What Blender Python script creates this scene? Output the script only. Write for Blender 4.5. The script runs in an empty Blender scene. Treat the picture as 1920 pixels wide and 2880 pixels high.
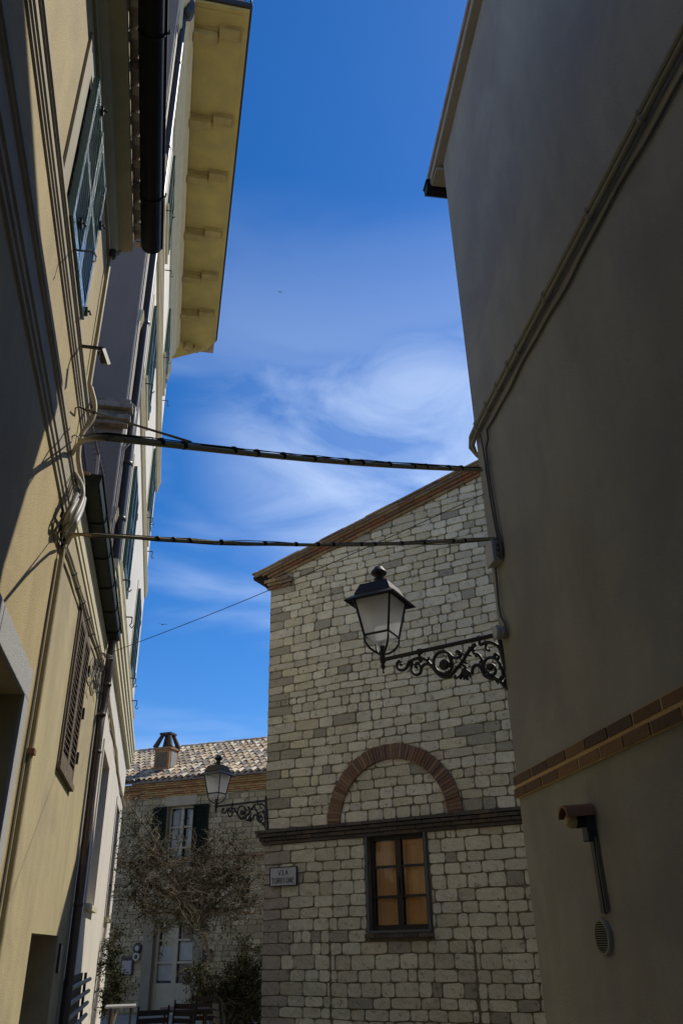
import bpy, math, random
from mathutils import Vector, Matrix, noise
rnd = random.Random(7)
sc = bpy.context.scene
# ------------------------------------------------------------------ camera
FPX = 2248.0; PITCH = math.radians(28.3); ROLL = math.radians(1.33)
F0 = Vector((0, math.cos(PITCH), math.sin(PITCH))); R0 = Vector((1, 0, 0)); U0 = Vector((0, -math.sin(PITCH), math.cos(PITCH)))
CR = R0*math.cos(ROLL) - U0*math.sin(ROLL); CU = U0*math.cos(ROLL) + R0*math.sin(ROLL)
EYE = Vector((0, 0, 1.6))
cd = bpy.data.cameras.new('camera'); cam = bpy.data.objects.new('camera', cd); sc.collection.objects.link(cam)
m = Matrix((CR, CU, -F0)).transposed().to_4x4(); m.translation = EYE; cam.matrix_world = m
cd.sensor_fit = 'HORIZONTAL'; cd.sensor_width = 36; cd.lens = FPX/1920*36; cd.clip_start = .05; cd.clip_end = 4000
sc.camera = cam
# ------------------------------------------------------------------ light
SUN_AZ, SUN_EL = math.radians(55.5), math.radians(51.2)
S = Vector((math.sin(SUN_AZ)*math.cos(SUN_EL), math.cos(SUN_AZ)*math.cos(SUN_EL), math.sin(SUN_EL)))
ld = bpy.data.lights.new('sun', 'SUN'); ld.energy = 2.4; ld.angle = math.radians(.5); ld.color = (1, .93, .8)
sun = bpy.data.objects.new('sun', ld); sc.collection.objects.link(sun); sun.rotation_euler = (-S).to_track_quat('-Z', 'Y').to_euler()
world = bpy.data.worlds.new('World'); sc.world = world; world.use_nodes = True
nt = world.node_tree; nt.nodes.clear()
def wn(t, **k):
    n = nt.nodes.new(t)
    for a, b in k.items(): setattr(n, a, b)
    return n
out = wn('ShaderNodeOutputWorld'); bg = wn('ShaderNodeBackground'); bg.inputs[1].default_value = .11
sky = wn('ShaderNodeTexSky', sky_type='NISHITA', sun_disc=False, sun_elevation=SUN_EL, sun_rotation=SUN_AZ, air_density=1.0, dust_density=.25, ozone_density=4.0, altitude=300)
hsv = wn('ShaderNodeHueSaturation'); hsv.inputs['Saturation'].default_value = 1.27; hsv.inputs['Value'].default_value = .76
tc = wn('ShaderNodeTexCoord'); mp = wn('ShaderNodeMapping'); mp.inputs['Scale'].default_value = (1.3, 1.3, 4.6); mp.inputs['Rotation'].default_value = (0, math.radians(14), 0)
nz = wn('ShaderNodeTexNoise'); nz.inputs['Scale'].default_value = 2.1; nz.inputs['Detail'].default_value = 7; nz.inputs['Roughness'].default_value = .46; nz.inputs['Distortion'].default_value = .45
rp = wn('ShaderNodeValToRGB'); rp.color_ramp.elements[0].position = .40; rp.color_ramp.elements[1].position = .76; rp.color_ramp.interpolation = 'EASE'
sx = wn('ShaderNodeSeparateXYZ'); el = wn('ShaderNodeMapRange'); el.inputs['From Min'].default_value = .78; el.inputs['From Max'].default_value = .30; el.inputs['To Max'].default_value = .75
mu = wn('ShaderNodeMath', operation='MULTIPLY'); mx = wn('ShaderNodeMix', data_type='RGBA')
mx.inputs[7].default_value = (4.2, 5.0, 6.4, 1)
L_ = nt.links.new
tn = wn('ShaderNodeMix', data_type='RGBA', blend_type='MULTIPLY'); tn.inputs[0].default_value = 1; tn.inputs[7].default_value = (.86, .88, 1.0, 1)
L_(sky.outputs[0], tn.inputs[6]); L_(tn.outputs[2], hsv.inputs['Color']); L_(tc.outputs['Generated'], mp.inputs[0]); L_(mp.outputs[0], nz.inputs['Vector']); L_(nz.outputs[0], rp.inputs[0])
L_(tc.outputs['Generated'], sx.inputs[0]); L_(sx.outputs[2], el.inputs[0]); L_(rp.outputs[0], mu.inputs[0]); L_(el.outputs[0], mu.inputs[1])
gd = wn('ShaderNodeVectorMath', operation='DOT_PRODUCT'); gv = (CR*((1330-960)/FPX) - CU*((1130-1440)/FPX) + F0).normalized(); gd.inputs[1].default_value = gv
gr = wn('ShaderNodeMapRange', interpolation_type='SMOOTHSTEP'); gr.inputs['From Min'].default_value = .925; gr.inputs['From Max'].default_value = 1.0; gr.inputs['To Max'].default_value = .88
gn = wn('ShaderNodeMapRange'); gn.inputs['From Min'].default_value = .40; gn.inputs['From Max'].default_value = .78; gn.inputs['To Min'].default_value = .16; gm = wn('ShaderNodeMath', operation='MULTIPLY'); ga_ = wn('ShaderNodeMath', operation='MAXIMUM')
L_(tc.outputs['Generated'], gd.inputs[0]); L_(gd.outputs['Value'], gr.inputs[0]); mp2 = wn('ShaderNodeMapping'); mp2.inputs['Scale'].default_value = (2.2, 2.2, 5.2); mp2.inputs['Rotation'].default_value = (math.radians(10), math.radians(34), 0); nz2 = wn('ShaderNodeTexNoise'); nz2.inputs['Scale'].default_value = 1.7; nz2.inputs['Detail'].default_value = 9; nz2.inputs['Roughness'].default_value = .56; nz2.inputs['Distortion'].default_value = .9
L_(tc.outputs['Generated'], mp2.inputs[0]); L_(mp2.outputs[0], nz2.inputs['Vector']); L_(nz2.outputs[0], gn.inputs[0]); ge = wn('ShaderNodeMapRange', interpolation_type='SMOOTHSTEP'); ge.inputs['From Min'].default_value = .76; ge.inputs['From Max'].default_value = .56; gx = wn('ShaderNodeMath', operation='MULTIPLY'); L_(sx.outputs[2], ge.inputs[0]); L_(ge.outputs[0], gx.inputs[0]); L_(gr.outputs[0], gx.inputs[1]); L_(gx.outputs[0], gm.inputs[0]); L_(gn.outputs[0], gm.inputs[1]); L_(gm.outputs[0], ga_.inputs[0]); L_(mu.outputs[0], ga_.inputs[1])
L_(ga_.outputs[0], mx.inputs[0]); L_(hsv.outputs[0], mx.inputs[6]); L_(mx.outputs[2], bg.inputs[0]); L_(bg.outputs[0], out.inputs[0])
sc.view_settings.view_transform = 'Standard'; sc.view_settings.look = 'None'; sc.view_settings.exposure = .80; sc.view_settings.gamma = 1
# ------------------------------------------------------------------ helpers
def ray(x, y): return CR*((x-960)/FPX) - CU*((y-1440)/FPX) + F0
class Fr:
    """vertical wall plane: u along the wall, w out of it towards the street, z up"""
    def __init__(s, az, perp, out):
        a = math.radians(az); s.d = Vector((math.sin(a), math.cos(a), 0)); s.n = Vector((math.cos(a), -math.sin(a), 0)); s.p = perp; s.o = out
    def P(s, u, w, z): return s.d*u + s.n*(s.p + s.o*w) + Vector((0, 0, z))
    def uz(s, x, y, w=0):
        v = ray(x, y); t = (s.p + s.o*w)/v.dot(s.n); q = EYE + v*t; return q.dot(s.d), q.z
    def at(s, x, y, w=0):
        u, z = s.uz(x, y, w); return s.P(u, w, z)
    def loc(s, q): return q.dot(s.d), (q.dot(s.n)-s.p)*s.o, q.z
class MB:
    def __init__(s): s.v = []; s.f = []; s.c = []; s.sm = []
    def add(s, vs, fs, col=(1, 1, 1), smooth=False):
        b = len(s.v); s.v += [Vector(q) for q in vs]
        for f in fs: s.f.append([b+i for i in f]); s.c.append(col); s.sm.append(smooth)
        return s
    def quad(s, *p, col=(1, 1, 1)): return s.add(p, [list(range(len(p)))], col)
    def box(s, fr, u0, u1, w0, w1, z0, z1, col=(1, 1, 1)):
        v = [fr.P(u, w, z) for z in (z0, z1) for w in (w0, w1) for u in (u0, u1)]
        return s.add(v, [(0, 1, 3, 2), (4, 6, 7, 5), (0, 4, 5, 1), (2, 3, 7, 6), (0, 2, 6, 4), (1, 5, 7, 3)], col)
    def hexa(s, v, col=(1, 1, 1)):
        return s.add(v, [(0, 1, 3, 2), (4, 6, 7, 5), (0, 4, 5, 1), (2, 3, 7, 6), (0, 2, 6, 4), (1, 5, 7, 3)], col)
    def prism(s, a, b, col=(1, 1, 1), smooth=False):
        n = len(a); s.add(list(a)+list(b), [(i, (i+1) % n, (i+1) % n+n, i+n) for i in range(n)], col, smooth)
        s.add(a, [list(range(n))[::-1]], col); s.add(b, [list(range(n))], col); return s
    def prof(s, fr, pts, u0, u1, col=(1, 1, 1), n=1, smooth=False):
        return s.prism([fr.P(u0, w, z) for w, z in pts], [fr.P(u1, w, z) for w, z in pts], col, smooth)
    def tube(s, pts, r, n=8, col=(1, 1, 1), cap=True):
        pts = [Vector(p) for p in pts]; k = len(pts); rs = r if isinstance(r, (list, tuple)) else [r]*k
        rings = []; up = None
        for i, p in enumerate(pts):
            t = (pts[min(i+1, k-1)]-pts[max(i-1, 0)])
            if t.length < 1e-9: t = Vector((0, 0, 1))
            t.normalize()
            if up is None: up = Vector((0, 0, 1)) if abs(t.z) < .9 else Vector((1, 0, 0))
            a = t.cross(up)
            if a.length < 1e-6: a = t.cross(Vector((1, 0, 0)))
            a.normalize(); b = a.cross(t); up = b
            rings.append([p + (a*math.cos(2*math.pi*j/n) + b*math.sin(2*math.pi*j/n))*rs[i] for j in range(n)])
        vs = [q for rg in rings for q in rg]
        fs = [(i*n+j, i*n+(j+1) % n, (i+1)*n+(j+1) % n, (i+1)*n+j) for i in range(k-1) for j in range(n)]
        s.add(vs, fs, col, True)
        if cap: s.add(rings[0], [list(range(n))[::-1]], col); s.add(rings[-1], [list(range(n))], col)
        return s
    def lathe(s, c, prof, n=16, col=(1, 1, 1), ax=Vector((0, 0, 1)), smooth=True):
        c = Vector(c); a = Vector((1, 0, 0)) if abs(ax.x) < .8 else Vector((0, 1, 0)); b = ax.cross(a).normalized(); a = b.cross(ax).normalized()
        vs = [c + ax*h + (a*math.cos(2*math.pi*j/n)+b*math.sin(2*math.pi*j/n))*r for r, h in prof for j in range(n)]
        k = len(prof)
        s.add(vs, [(i*n+j, i*n+(j+1) % n, (i+1)*n+(j+1) % n, (i+1)*n+j) for i in range(k-1) for j in range(n)], col, smooth)
        s.add(vs[:n], [list(range(n))[::-1]], col); s.add(vs[-n:], [list(range(n))], col); return s
    def build(s, name, mat, parent=None, bevel=0, fix=True):
        o_ = Vector((0, 0, 0)) if parent is None else ORG.get(parent.name, Vector((0, 0, 0)))
        me = bpy.data.meshes.new(name); me.from_pydata([v-o_ for v in s.v], [], s.f); me.materials.append(mat)
        ca = me.color_attributes.new('tint', 'FLOAT_COLOR', 'CORNER')
        i = 0
        for pf, c, sm in zip(me.polygons, s.c, s.sm):
            pf.use_smooth = sm
            for _ in range(pf.loop_total): ca.data[i].color = (c[0], c[1], c[2], 1); i += 1
        o = bpy.data.objects.new(name, me); sc.collection.objects.link(o); o.parent = parent
        ORG[o.name] = o_ if parent is not None else Vector((0, 0, 0))
        if fix:
            import bmesh
            bm = bmesh.new(); bm.from_mesh(me); bmesh.ops.recalc_face_normals(bm, faces=bm.faces); bm.to_mesh(me); bm.free()
        if bevel:
            b = o.modifiers.new('bevel', 'BEVEL'); b.width = bevel; b.segments = 2; b.limit_method = 'ANGLE'
        return o
ORG = {}
def tag(o, label=None, cat=None, group=None, kind=None):
    if label: o['label'] = label
    if cat: o['category'] = cat
    if group: o['group'] = group
    if kind: o['kind'] = kind
    return o
def thing(name, loc, label, cat, group=None):
    o = bpy.data.objects.new(name, None); sc.collection.objects.link(o); o.location = loc; o.empty_display_size = .2
    ORG[o.name] = Vector(loc); return tag(o, label, cat, group)
def copy_tree(o, parent=None):
    c = o.copy(); sc.collection.objects.link(c); c.parent = parent
    for ch in [x for x in bpy.data.objects if x.parent == o]: copy_tree(ch, c)
    return c
def J(c, a): # jitter a colour
    k = 1 + rnd.uniform(-a, a); return tuple(max(0, x*k) for x in c)
# ------------------------------------------------------------------ materials
def mat(name, col, rough=.85, bump=0, bs=60, var=0, vs=3, var2=None, metal=0, tint=False, streak=0, spec=.5, coat=0, grime=0, patch=0, speck=0):
    m = bpy.data.materials.new(name); m.use_nodes = True; t = m.node_tree; b = t.nodes['Principled BSDF']; N = t.nodes.new; K = t.links.new
    b.inputs['Roughness'].default_value = rough; b.inputs['Metallic'].default_value = metal; b.inputs['Specular IOR Level'].default_value = spec
    if coat: b.inputs['Coat Weight'].default_value = coat; b.inputs['Coat Roughness'].default_value = .12
    tc = N('ShaderNodeTexCoord'); src = None
    rgb = N('ShaderNodeRGB'); rgb.outputs[0].default_value = (*col, 1); src = rgb.outputs[0]
    if tint:
        a = N('ShaderNodeAttribute'); a.attribute_name = 'tint'; mm = N('ShaderNodeMix'); mm.data_type = 'RGBA'; mm.blend_type = 'MULTIPLY'; mm.inputs[0].default_value = 1
        K(src, mm.inputs[6]); K(a.outputs[0], mm.inputs[7]); src = mm.outputs[2]
    def mixin(src, fac, colr, blend='MIX'):
        mm = N('ShaderNodeMix'); mm.data_type = 'RGBA'; mm.blend_type = blend; K(fac, mm.inputs[0]); K(src, mm.inputs[6]); mm.inputs[7].default_value = (*colr, 1); return mm.outputs[2]
    if var:
        n = N('ShaderNodeTexNoise'); n.inputs['Scale'].default_value = vs; n.inputs['Detail'].default_value = 7; n.inputs['Roughness'].default_value = .62
        K(tc.outputs['Object'], n.inputs['Vector']); r = N('ShaderNodeMapRange'); r.inputs[1].default_value = .35; r.inputs[2].default_value = .7; r.inputs[4].default_value = var
        K(n.outputs[0], r.inputs[0]); c2 = var2 or tuple(x*.55 for x in col); src = mixin(src, r.outputs[0], c2)
    if streak:
        mp = N('ShaderNodeMapping'); mp.inputs['Scale'].default_value = (1.3, 1.3, .42); K(tc.outputs['Object'], mp.inputs[0])
        n = N('ShaderNodeTexNoise'); n.inputs['Scale'].default_value = 2.2; n.inputs['Detail'].default_value = 8; n.inputs['Roughness'].default_value = .65; K(mp.outputs[0], n.inputs['Vector'])
        r = N('ShaderNodeMapRange'); r.inputs[1].default_value = .45; r.inputs[2].default_value = .75; r.inputs[4].default_value = streak; K(n.outputs[0], r.inputs[0])
        src = mixin(src, r.outputs[0], tuple(x*.5 for x in col))
        r2 = N('ShaderNodeMapRange'); r2.inputs[1].default_value = .42; r2.inputs[2].default_value = .2; r2.inputs[4].default_value = streak*.8; K(n.outputs[0], r2.inputs[0])
        src = mixin(src, r2.outputs[0], tuple(min(1, x*1.25+.03) for x in col))
    if grime:
        n = N('ShaderNodeTexNoise'); n.inputs['Scale'].default_value = 14; n.inputs['Detail'].default_value = 9; n.inputs['Roughness'].default_value = .72; K(tc.outputs['Object'], n.inputs['Vector'])
        r = N('ShaderNodeMapRange'); r.inputs[1].default_value = .56; r.inputs[2].default_value = .7; r.inputs[4].default_value = grime; K(n.outputs[0], r.inputs[0])
        src = mixin(src, r.outputs[0], (.055, .05, .035))
    if patch:
        n = N('ShaderNodeTexNoise'); n.inputs['Scale'].default_value = .9; n.inputs['Detail'].default_value = 9; n.inputs['Roughness'].default_value = .6; n.inputs['Distortion'].default_value = .6; K(tc.outputs['Object'], n.inputs['Vector'])
        r = N('ShaderNodeMapRange'); r.inputs[1].default_value = .50; r.inputs[2].default_value = .62; r.inputs[4].default_value = patch; K(n.outputs[0], r.inputs[0])
        src = mixin(src, r.outputs[0], (col[0]*.68, col[1]*.68, col[2]*.78))
    if speck:
        n = N('ShaderNodeTexNoise'); n.inputs['Scale'].default_value = 90; n.inputs['Detail'].default_value = 3; K(tc.outputs['Object'], n.inputs['Vector'])
        r = N('ShaderNodeMapRange'); r.inputs[1].default_value = .66; r.inputs[2].default_value = .74; r.inputs[4].default_value = speck; K(n.outputs[0], r.inputs[0])
        src = mixin(src, r.outputs[0], tuple(x*.35 for x in col))
    K(src, b.inputs['Base Color'])
    if bump:
        n = N('ShaderNodeTexNoise'); n.inputs['Scale'].default_value = bs; n.inputs['Detail'].default_value = 6; K(tc.outputs['Object'], n.inputs['Vector'])
        bp = N('ShaderNodeBump'); bp.inputs['Strength'].default_value = bump; bp.inputs['Distance'].default_value = .012; K(n.outputs[0], bp.inputs['Height']); K(bp.outputs[0], b.inputs['Normal'])
    return m
M = {}
M['ochre'] = mat('ochre_stucco', (.46, .365, .18), bump=.6, bs=130, var=.5, vs=2.2, var2=(.36, .29, .15), streak=.45, patch=.6)
M['ochre_low'] = mat('ochre_stucco_low', (.48, .40, .22), bump=.5, bs=130, var=.55, vs=1.6, var2=(.38, .33, .21), streak=.5, grime=.1, patch=.65)
M['trim'] = mat('cream_trim', (.36, .325, .245), bump=.3, bs=50, var=.35, vs=5, streak=.25)
M['cornice'] = mat('ochre_cornice', (.42, .37, .22), bump=.25, bs=50, var=.4, vs=4)
M['cream'] = mat('cream_plaster', (.66, .61, .52), bump=.35, bs=60, var=.2, vs=2, streak=.3)
M['creamtrim'] = mat('cream_cornice', (.60, .54, .36), bump=.3, bs=40, var=.3, vs=4)
M['soffit'] = mat('yellow_soffit', (.46, .37, .115), bump=.2, bs=30, var=.6, vs=2.0, var2=(.30, .25, .11), patch=.3)
M['corbel'] = mat('weathered_corbel', (.40, .32, .115), bump=0, bs=30, var=.55, vs=3, var2=(.19, .125, .05))
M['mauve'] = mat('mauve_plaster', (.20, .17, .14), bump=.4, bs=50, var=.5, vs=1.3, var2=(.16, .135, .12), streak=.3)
M['greystone'] = mat('grey_surround', (.42, .42, .41), bump=.7, bs=160, var=.3, vs=30)
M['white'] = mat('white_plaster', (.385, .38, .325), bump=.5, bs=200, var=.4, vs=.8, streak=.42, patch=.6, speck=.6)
M['stone'] = mat('limestone', (1, 1, 1), bump=1, bs=34, tint=True, var=.34, vs=6, var2=(.42, .36, .24), grime=.8)
M['mortar'] = mat('mortar', (.23, .195, .115), bump=.9, bs=40, var=.5, vs=8)
M['brick'] = mat('brick', (1, 1, 1), bump=.7, bs=40, tint=True, var=.3, vs=14, var2=(.16, .08, .05), grime=.35)
M['brickmortar'] = mat('brick_mortar', (.60, .42, .18), bump=.6, bs=60, var=.3, vs=9)
M['darkstone'] = mat('blackened_stone', (1, 1, 1), bump=.8, bs=30, tint=True, var=.5, vs=12, var2=(.05, .04, .03), grime=.7)
M['tile'] = mat('roof_tile', (1, 1, 1), bump=.6, bs=35, tint=True, var=.35, vs=10, grime=.45)
M['iron'] = mat('black_iron', (.012, .012, .011), rough=.5, bump=.3, bs=90, var=.3, vs=20, var2=(.04, .03, .02))
M['gutter'] = mat('dark_copper_gutter', (.006, .0055, .005), rough=.6, metal=0, spec=.25, bump=.1, bs=20, var=.4, vs=5, var2=(.013, .011, .008))
M['greengutter'] = mat('green_metal', (.010, .016, .008), rough=.6, bump=.2, bs=30, var=.5, vs=7, var2=(.028, .042, .018), spec=.3)
M['downpipe'] = mat('brown_downpipe', (.045, .03, .025), rough=.42, bump=.2, bs=30, var=.5, vs=8, var2=(.10, .07, .055))
M['blackpipe'] = mat('black_pipe', (.02, .018, .017), rough=.4, var=.4, vs=9)
M['shutter'] = mat('green_shutter_paint', (.014, .11, .115), rough=.22, bump=.8, bs=120, coat=.7)
M['shutterfar'] = mat('green_shutter_paint_aged', (.016, .06, .05), rough=.4, bump=.2, bs=60)
M['wood'] = mat('weathered_wood', (.17, .13, .085), bump=.8, bs=40, var=.7, vs=9, var2=(.07, .05, .035))
M['pine'] = mat('orange_pine', (.62, .30, .075), rough=.55, bump=.2, bs=30, var=.55, vs=4, var2=(.36, .17, .04))
M['darkframe'] = mat('dark_window_frame', (.025, .02, .016), rough=.5, var=.3, vs=8)
M['glass'] = mat('dark_glass', (.02, .022, .024), rough=.06, spec=.8)
M['wallpipe'] = mat('grey_painted_pipe', (.25, .245, .185), rough=.6, bump=.15, bs=40, var=.3, vs=8)
M['pipe'] = mat('ochre_painted_pipe', (.36, .30, .16), rough=.55, bump=.15, bs=40, var=.3, vs=8)
M['conduit'] = mat('white_conduit', (.30, .28, .23), rough=.5, var=.4, vs=8)
M['cable'] = mat('grey_cable', (.11, .10, .08), rough=.6, var=.4, vs=12)
M['blackcable'] = mat('black_cable', (.012, .012, .012), rough=.6)
M['maroon'] = mat('maroon_cable', (.10, .035, .03), rough=.6)
M['plastic'] = mat('grey_plastic', (.36, .35, .31), rough=.45, var=.2, vs=10)
M['sign'] = mat('white_marble_sign', (.56, .55, .52), rough=.4, var=.2, vs=12)
M['ink'] = mat('black_lettering', (.03, .03, .035), rough=.6)
M['terracotta'] = mat('terracotta', (.30, .15, .07), bump=.5, bs=50, var=.5, vs=9, var2=(.13, .07, .04))
M['dark'] = mat('dark_interior', (.012, .011, .010), rough=.9)
M['door'] = mat('dark_brown_door', (.035, .02, .014), rough=.7, var=.4, vs=4)
M['bark'] = mat('grey_bark', (.18, .145, .10), bump=.6, bs=60, var=.4, vs=10)
M['leaf'] = mat('leaf', (1, 1, 1), rough=.9, tint=True, spec=.15)
M['red'] = mat('red_petals', (.50, .02, .008), rough=.5, var=.4, vs=60, var2=(.25, .01, .01))
M['ground'] = mat('paving', (.34, .32, .26), bump=.6, bs=8, var=.5, vs=.8)
M['cloth'] = mat('white_table_top', (.3, .3, .3), rough=.6)
M['whitewood'] = mat('white_window_wood', (.34, .32, .25), rough=.5, var=.2, vs=6)
M['curtain'] = mat('pale_curtain', (.35, .37, .38), rough=.9, var=.5, vs=3)
M['screen'] = mat('poster_paper', (.35, .27, .28), rough=.5, var=.6, vs=3, var2=(.2, .24, .32))
M['bird'] = mat('bird_feathers', (.03, .03, .03), rough=.7)
M['shade'] = mat('lampshade', (.4, .3, .12), rough=.4)
M['pane'] = bpy.data.materials.new('window_pane'); M['pane'].use_nodes = True
_t = M['pane'].node_tree; _g = _t.nodes.new('ShaderNodeBsdfGlossy'); _g.inputs['Roughness'].default_value = .04; _x = _t.nodes.new('ShaderNodeBsdfTransparent'); _m = _t.nodes.new('ShaderNodeMixShader'); _m.inputs[0].default_value = .955
_t.links.new(_g.outputs[0], _m.inputs[1]); _t.links.new(_x.outputs[0], _m.inputs[2]); _t.links.new(_m.outputs[0], _t.nodes['Material Output'].inputs[0])
# frosted lamp glass
def frosted():
    m = bpy.data.materials.new('frosted_glass'); m.use_nodes = True; t = m.node_tree; b = t.nodes['Principled BSDF']
    b.inputs['Base Color'].default_value = (.9, .9, .9, 1); b.inputs['Roughness'].default_value = .35; b.inputs['Subsurface Weight'].default_value = 0
    tr = t.nodes.new('ShaderNodeBsdfTranslucent'); tr.inputs[0].default_value = (.97, .97, .97, 1)
    tp = t.nodes.new('ShaderNodeBsdfTransparent'); m1 = t.nodes.new('ShaderNodeMixShader'); m1.inputs[0].default_value = .72
    m2 = t.nodes.new('ShaderNodeMixShader'); m2.inputs[0].default_value = .26
    t.links.new(b.outputs[0], m1.inputs[1]); t.links.new(tr.outputs[0], m1.inputs[2]); t.links.new(m1.outputs[0], m2.inputs[1]); t.links.new(tp.outputs[0], m2.inputs[2])
    t.links.new(m2.outputs[0], t.nodes['Material Output'].inputs[0]); return m
M['frosted'] = frosted()
# ------------------------------------------------------------------ frames of the walls
L = Fr(-12.6, -.82, 1)
_q = L.d*5.3 + L.n*-.82
L2 = Fr(-12.0, 0, 1); L2.p = _q.dot(L2.n)
K = Fr(-12.36, -.936, 1)
R = Fr(-9.29, 1.92, -1)
_v = ray(748, 2300); _g = Vector((_v.x, _v.y, 0)).normalized()*12.4
G = Fr(-61.8, 0, -1); G.p = _g.dot(G.n)
B = Fr(-71.7, 21.94, -1)
WORLD = Fr(0, 0, 1)  # d=+y, n=+x
# ------------------------------------------------------------------ ground
g = MB(); g.quad((-300, -300, 0), (300, -300, 0), (300, 300, 0), (-300, 300, 0)); tag(g.build('ground', M['ground']), kind='structure')
# ------------------------------------------------------------------ stone walling
def stones(mb, fr, u0, u1, z0, ztop, hole=None, cw=.128, bl=.255, dep=.016, quoin=None, tone=None, grid=(7, 5), w0=0, ring=None):
    nx, ny = grid; z = z0
    zmax = max(ztop(u0), ztop(u1), ztop((u0+u1)/2)); row = 0
    while z < zmax:
        h = cw*rnd.uniform(.78, 1.22); z1 = z+h; row += 1; u = u1 - 0.0; first = True
        while u > u0:
            ln = bl*rnd.choice((.55, .75, .9, 1, 1.1, 1.25, 1.5))*rnd.uniform(.9, 1.1)
            if first and quoin: ln = quoin*(1.4 if row % 2 else .8)*rnd.uniform(.85, 1.15)
            ub = max(u0, u-ln)
            if ub-u0 < .08: ub = u0
            a, b, q = ub, u, first; u = ub; first = False
            segs = [(a, b)]
            if hole: segs = hole(a, b, z, z1)
            for (a, b) in segs:
                if b-a < .035: continue
                ga = .004
                if z+ga > min(ztop(a), ztop(b))-.03: continue
                off = rnd.uniform(-.010, .010); tl = 0
                c = tone((a+b)/2, (z+z1)/2, q) if tone else (.5, .47, .4)
                sd = rnd.uniform(0, 1000); dd = dep*rnd.uniform(.65, 1.25)
                vs = []
                rx = .020/max(.05, (b-a)/2); ry = .020/max(.04, h/2); dv = [rnd.uniform(-.014, .014) for _ in range(4)]
                for j in range(ny+1):
                    for i in range(nx+1):
                        s = 2*i/nx-1; t = 2*j/ny-1
                        # squeeze grid lines towards the edges
                        sx_ = 1-.006/max(.02, (b-a)/2); ty_ = 1-.006/max(.02, h/2)
                        if nx > 2 and 0 < i < nx: s = sx_*(2*(i-1)/(nx-2)-1)
                        if ny > 2 and 0 < j < ny: t = ty_*(2*(j-1)/(ny-2)-1)
                        uu = (a+b)/2 + s*((b-a)/2-ga); zz = (z+z1)/2 + t*(h/2-ga) + s*tl*.5
                        cx = max(0, abs(s)-(1-rx))/rx; cy = max(0, abs(t)-(1-ry))/ry
                        zz += (dv[0] if t > 0 else dv[1])*s*abs(t)*.5
                        if cx > 0 and cy > 0:
                            uu -= math.copysign(.013, s)*cx*cy; zz -= math.copysign(.011, t)*cx*cy
                        n1 = noise.noise(Vector((uu*22+sd, zz*22, sd))); n2 = noise.noise(Vector((uu*7, zz*7+sd, 3)))
                        if i in (0, nx) or j in (0, ny):
                            uu += .007*n1; zz += .008*noise.noise(Vector((uu*14, zz*14, sd))); w = w0
                        else: w = w0 + dd + .007*n1 + .007*n2 + off*s*.6; uu += .004*n2; zz += .005*n1
                        if ring and w > .004 and zz > ring[1]-.05 and ring[2] < math.hypot(uu-ring[0], zz-ring[1]) < ring[3]: w = .004
                        if 0 < z-.02 and z1 < zmax-.6: zz += .020*noise.noise(Vector((uu*1.1, zz*.8, 5.5)))
                        zt = ztop(uu)-.004
                        vs.append(fr.P(uu, w, min(zz, zt)))
                mb.add(vs, [(j*(nx+1)+i, j*(nx+1)+i+1, (j+1)*(nx+1)+i+1, (j+1)*(nx+1)+i) for j in range(ny) for i in range(nx)], c, False)
        z = z1
def brickrow(mb, fr, u0, u1, w0, w1, z0, z1, ln=.27, gap=.008, pal=None, off=0):
    u = u0 - off*ln
    while u < u1:
        a = max(u, u0); b = min(u+ln-gap, u1)
        if b-a > .02:
            j = rnd.uniform(-.003, .003); mb.box(fr, a, b, w0, w1+j, z0+gap/2, z1-gap/2, rnd.choice(pal))
        u += ln
BR = [(.25, .135, .065), (.20, .11, .055), (.30, .18, .09), (.24, .15, .085), (.16, .10, .065), (.32, .21, .11)]
# ------------------------------------------------------------------ wall slab with rectangular openings
def slab(mb, fr, u0, u1, z0, z1, w0, w1, holes=()):
    us = sorted({u0, u1, *[h[0] for h in holes], *[h[1] for h in holes]})
    for a, b in zip(us, us[1:]):
        hs = sorted([h for h in holes if h[0] <= a+1e-6 and h[1] >= b-1e-6], key=lambda h: h[2]); z = z0
        for h in hs:
            if h[2] > z: mb.box(fr, a, b, w0, w1, z, h[2])
            z = h[3]
        if z < z1: mb.box(fr, a, b, w0, w1, z, z1)
def shutter_leaf(fr, u0, u1, z0, z1, w, m, parent, pitch=.05, t=.03, st=.055, name='shutter', midrail=True):
    mb = MB(); w1 = w+t
    mb.box(fr, u0, u0+st, w, w1, z0, z1); mb.box(fr, u1-st, u1, w, w1, z0, z1)
    mb.box(fr, u0+st, u1-st, w, w1-.002, z0, z0+st*1.5); mb.box(fr, u0+st, u1-st, w, w1-.002, z1-st, z1)
    zz = z0+st*1.5
    if midrail: mb.box(fr, u0+st, u1-st, w, w1-.002, (z0+z1)/2-.03, (z0+z1)/2+.03)
    while zz < z1-st-.01:
        a, b = u0+st, u1-st
        mb.hexa([fr.P(u, ww, z+dz) for dz in (0, .009) for ww, z in ((w+.004, zz+.010), (w1-.004, zz)) for u in (a, b)])
        zz += pitch
    return mb.build(name, m, parent)
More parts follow.
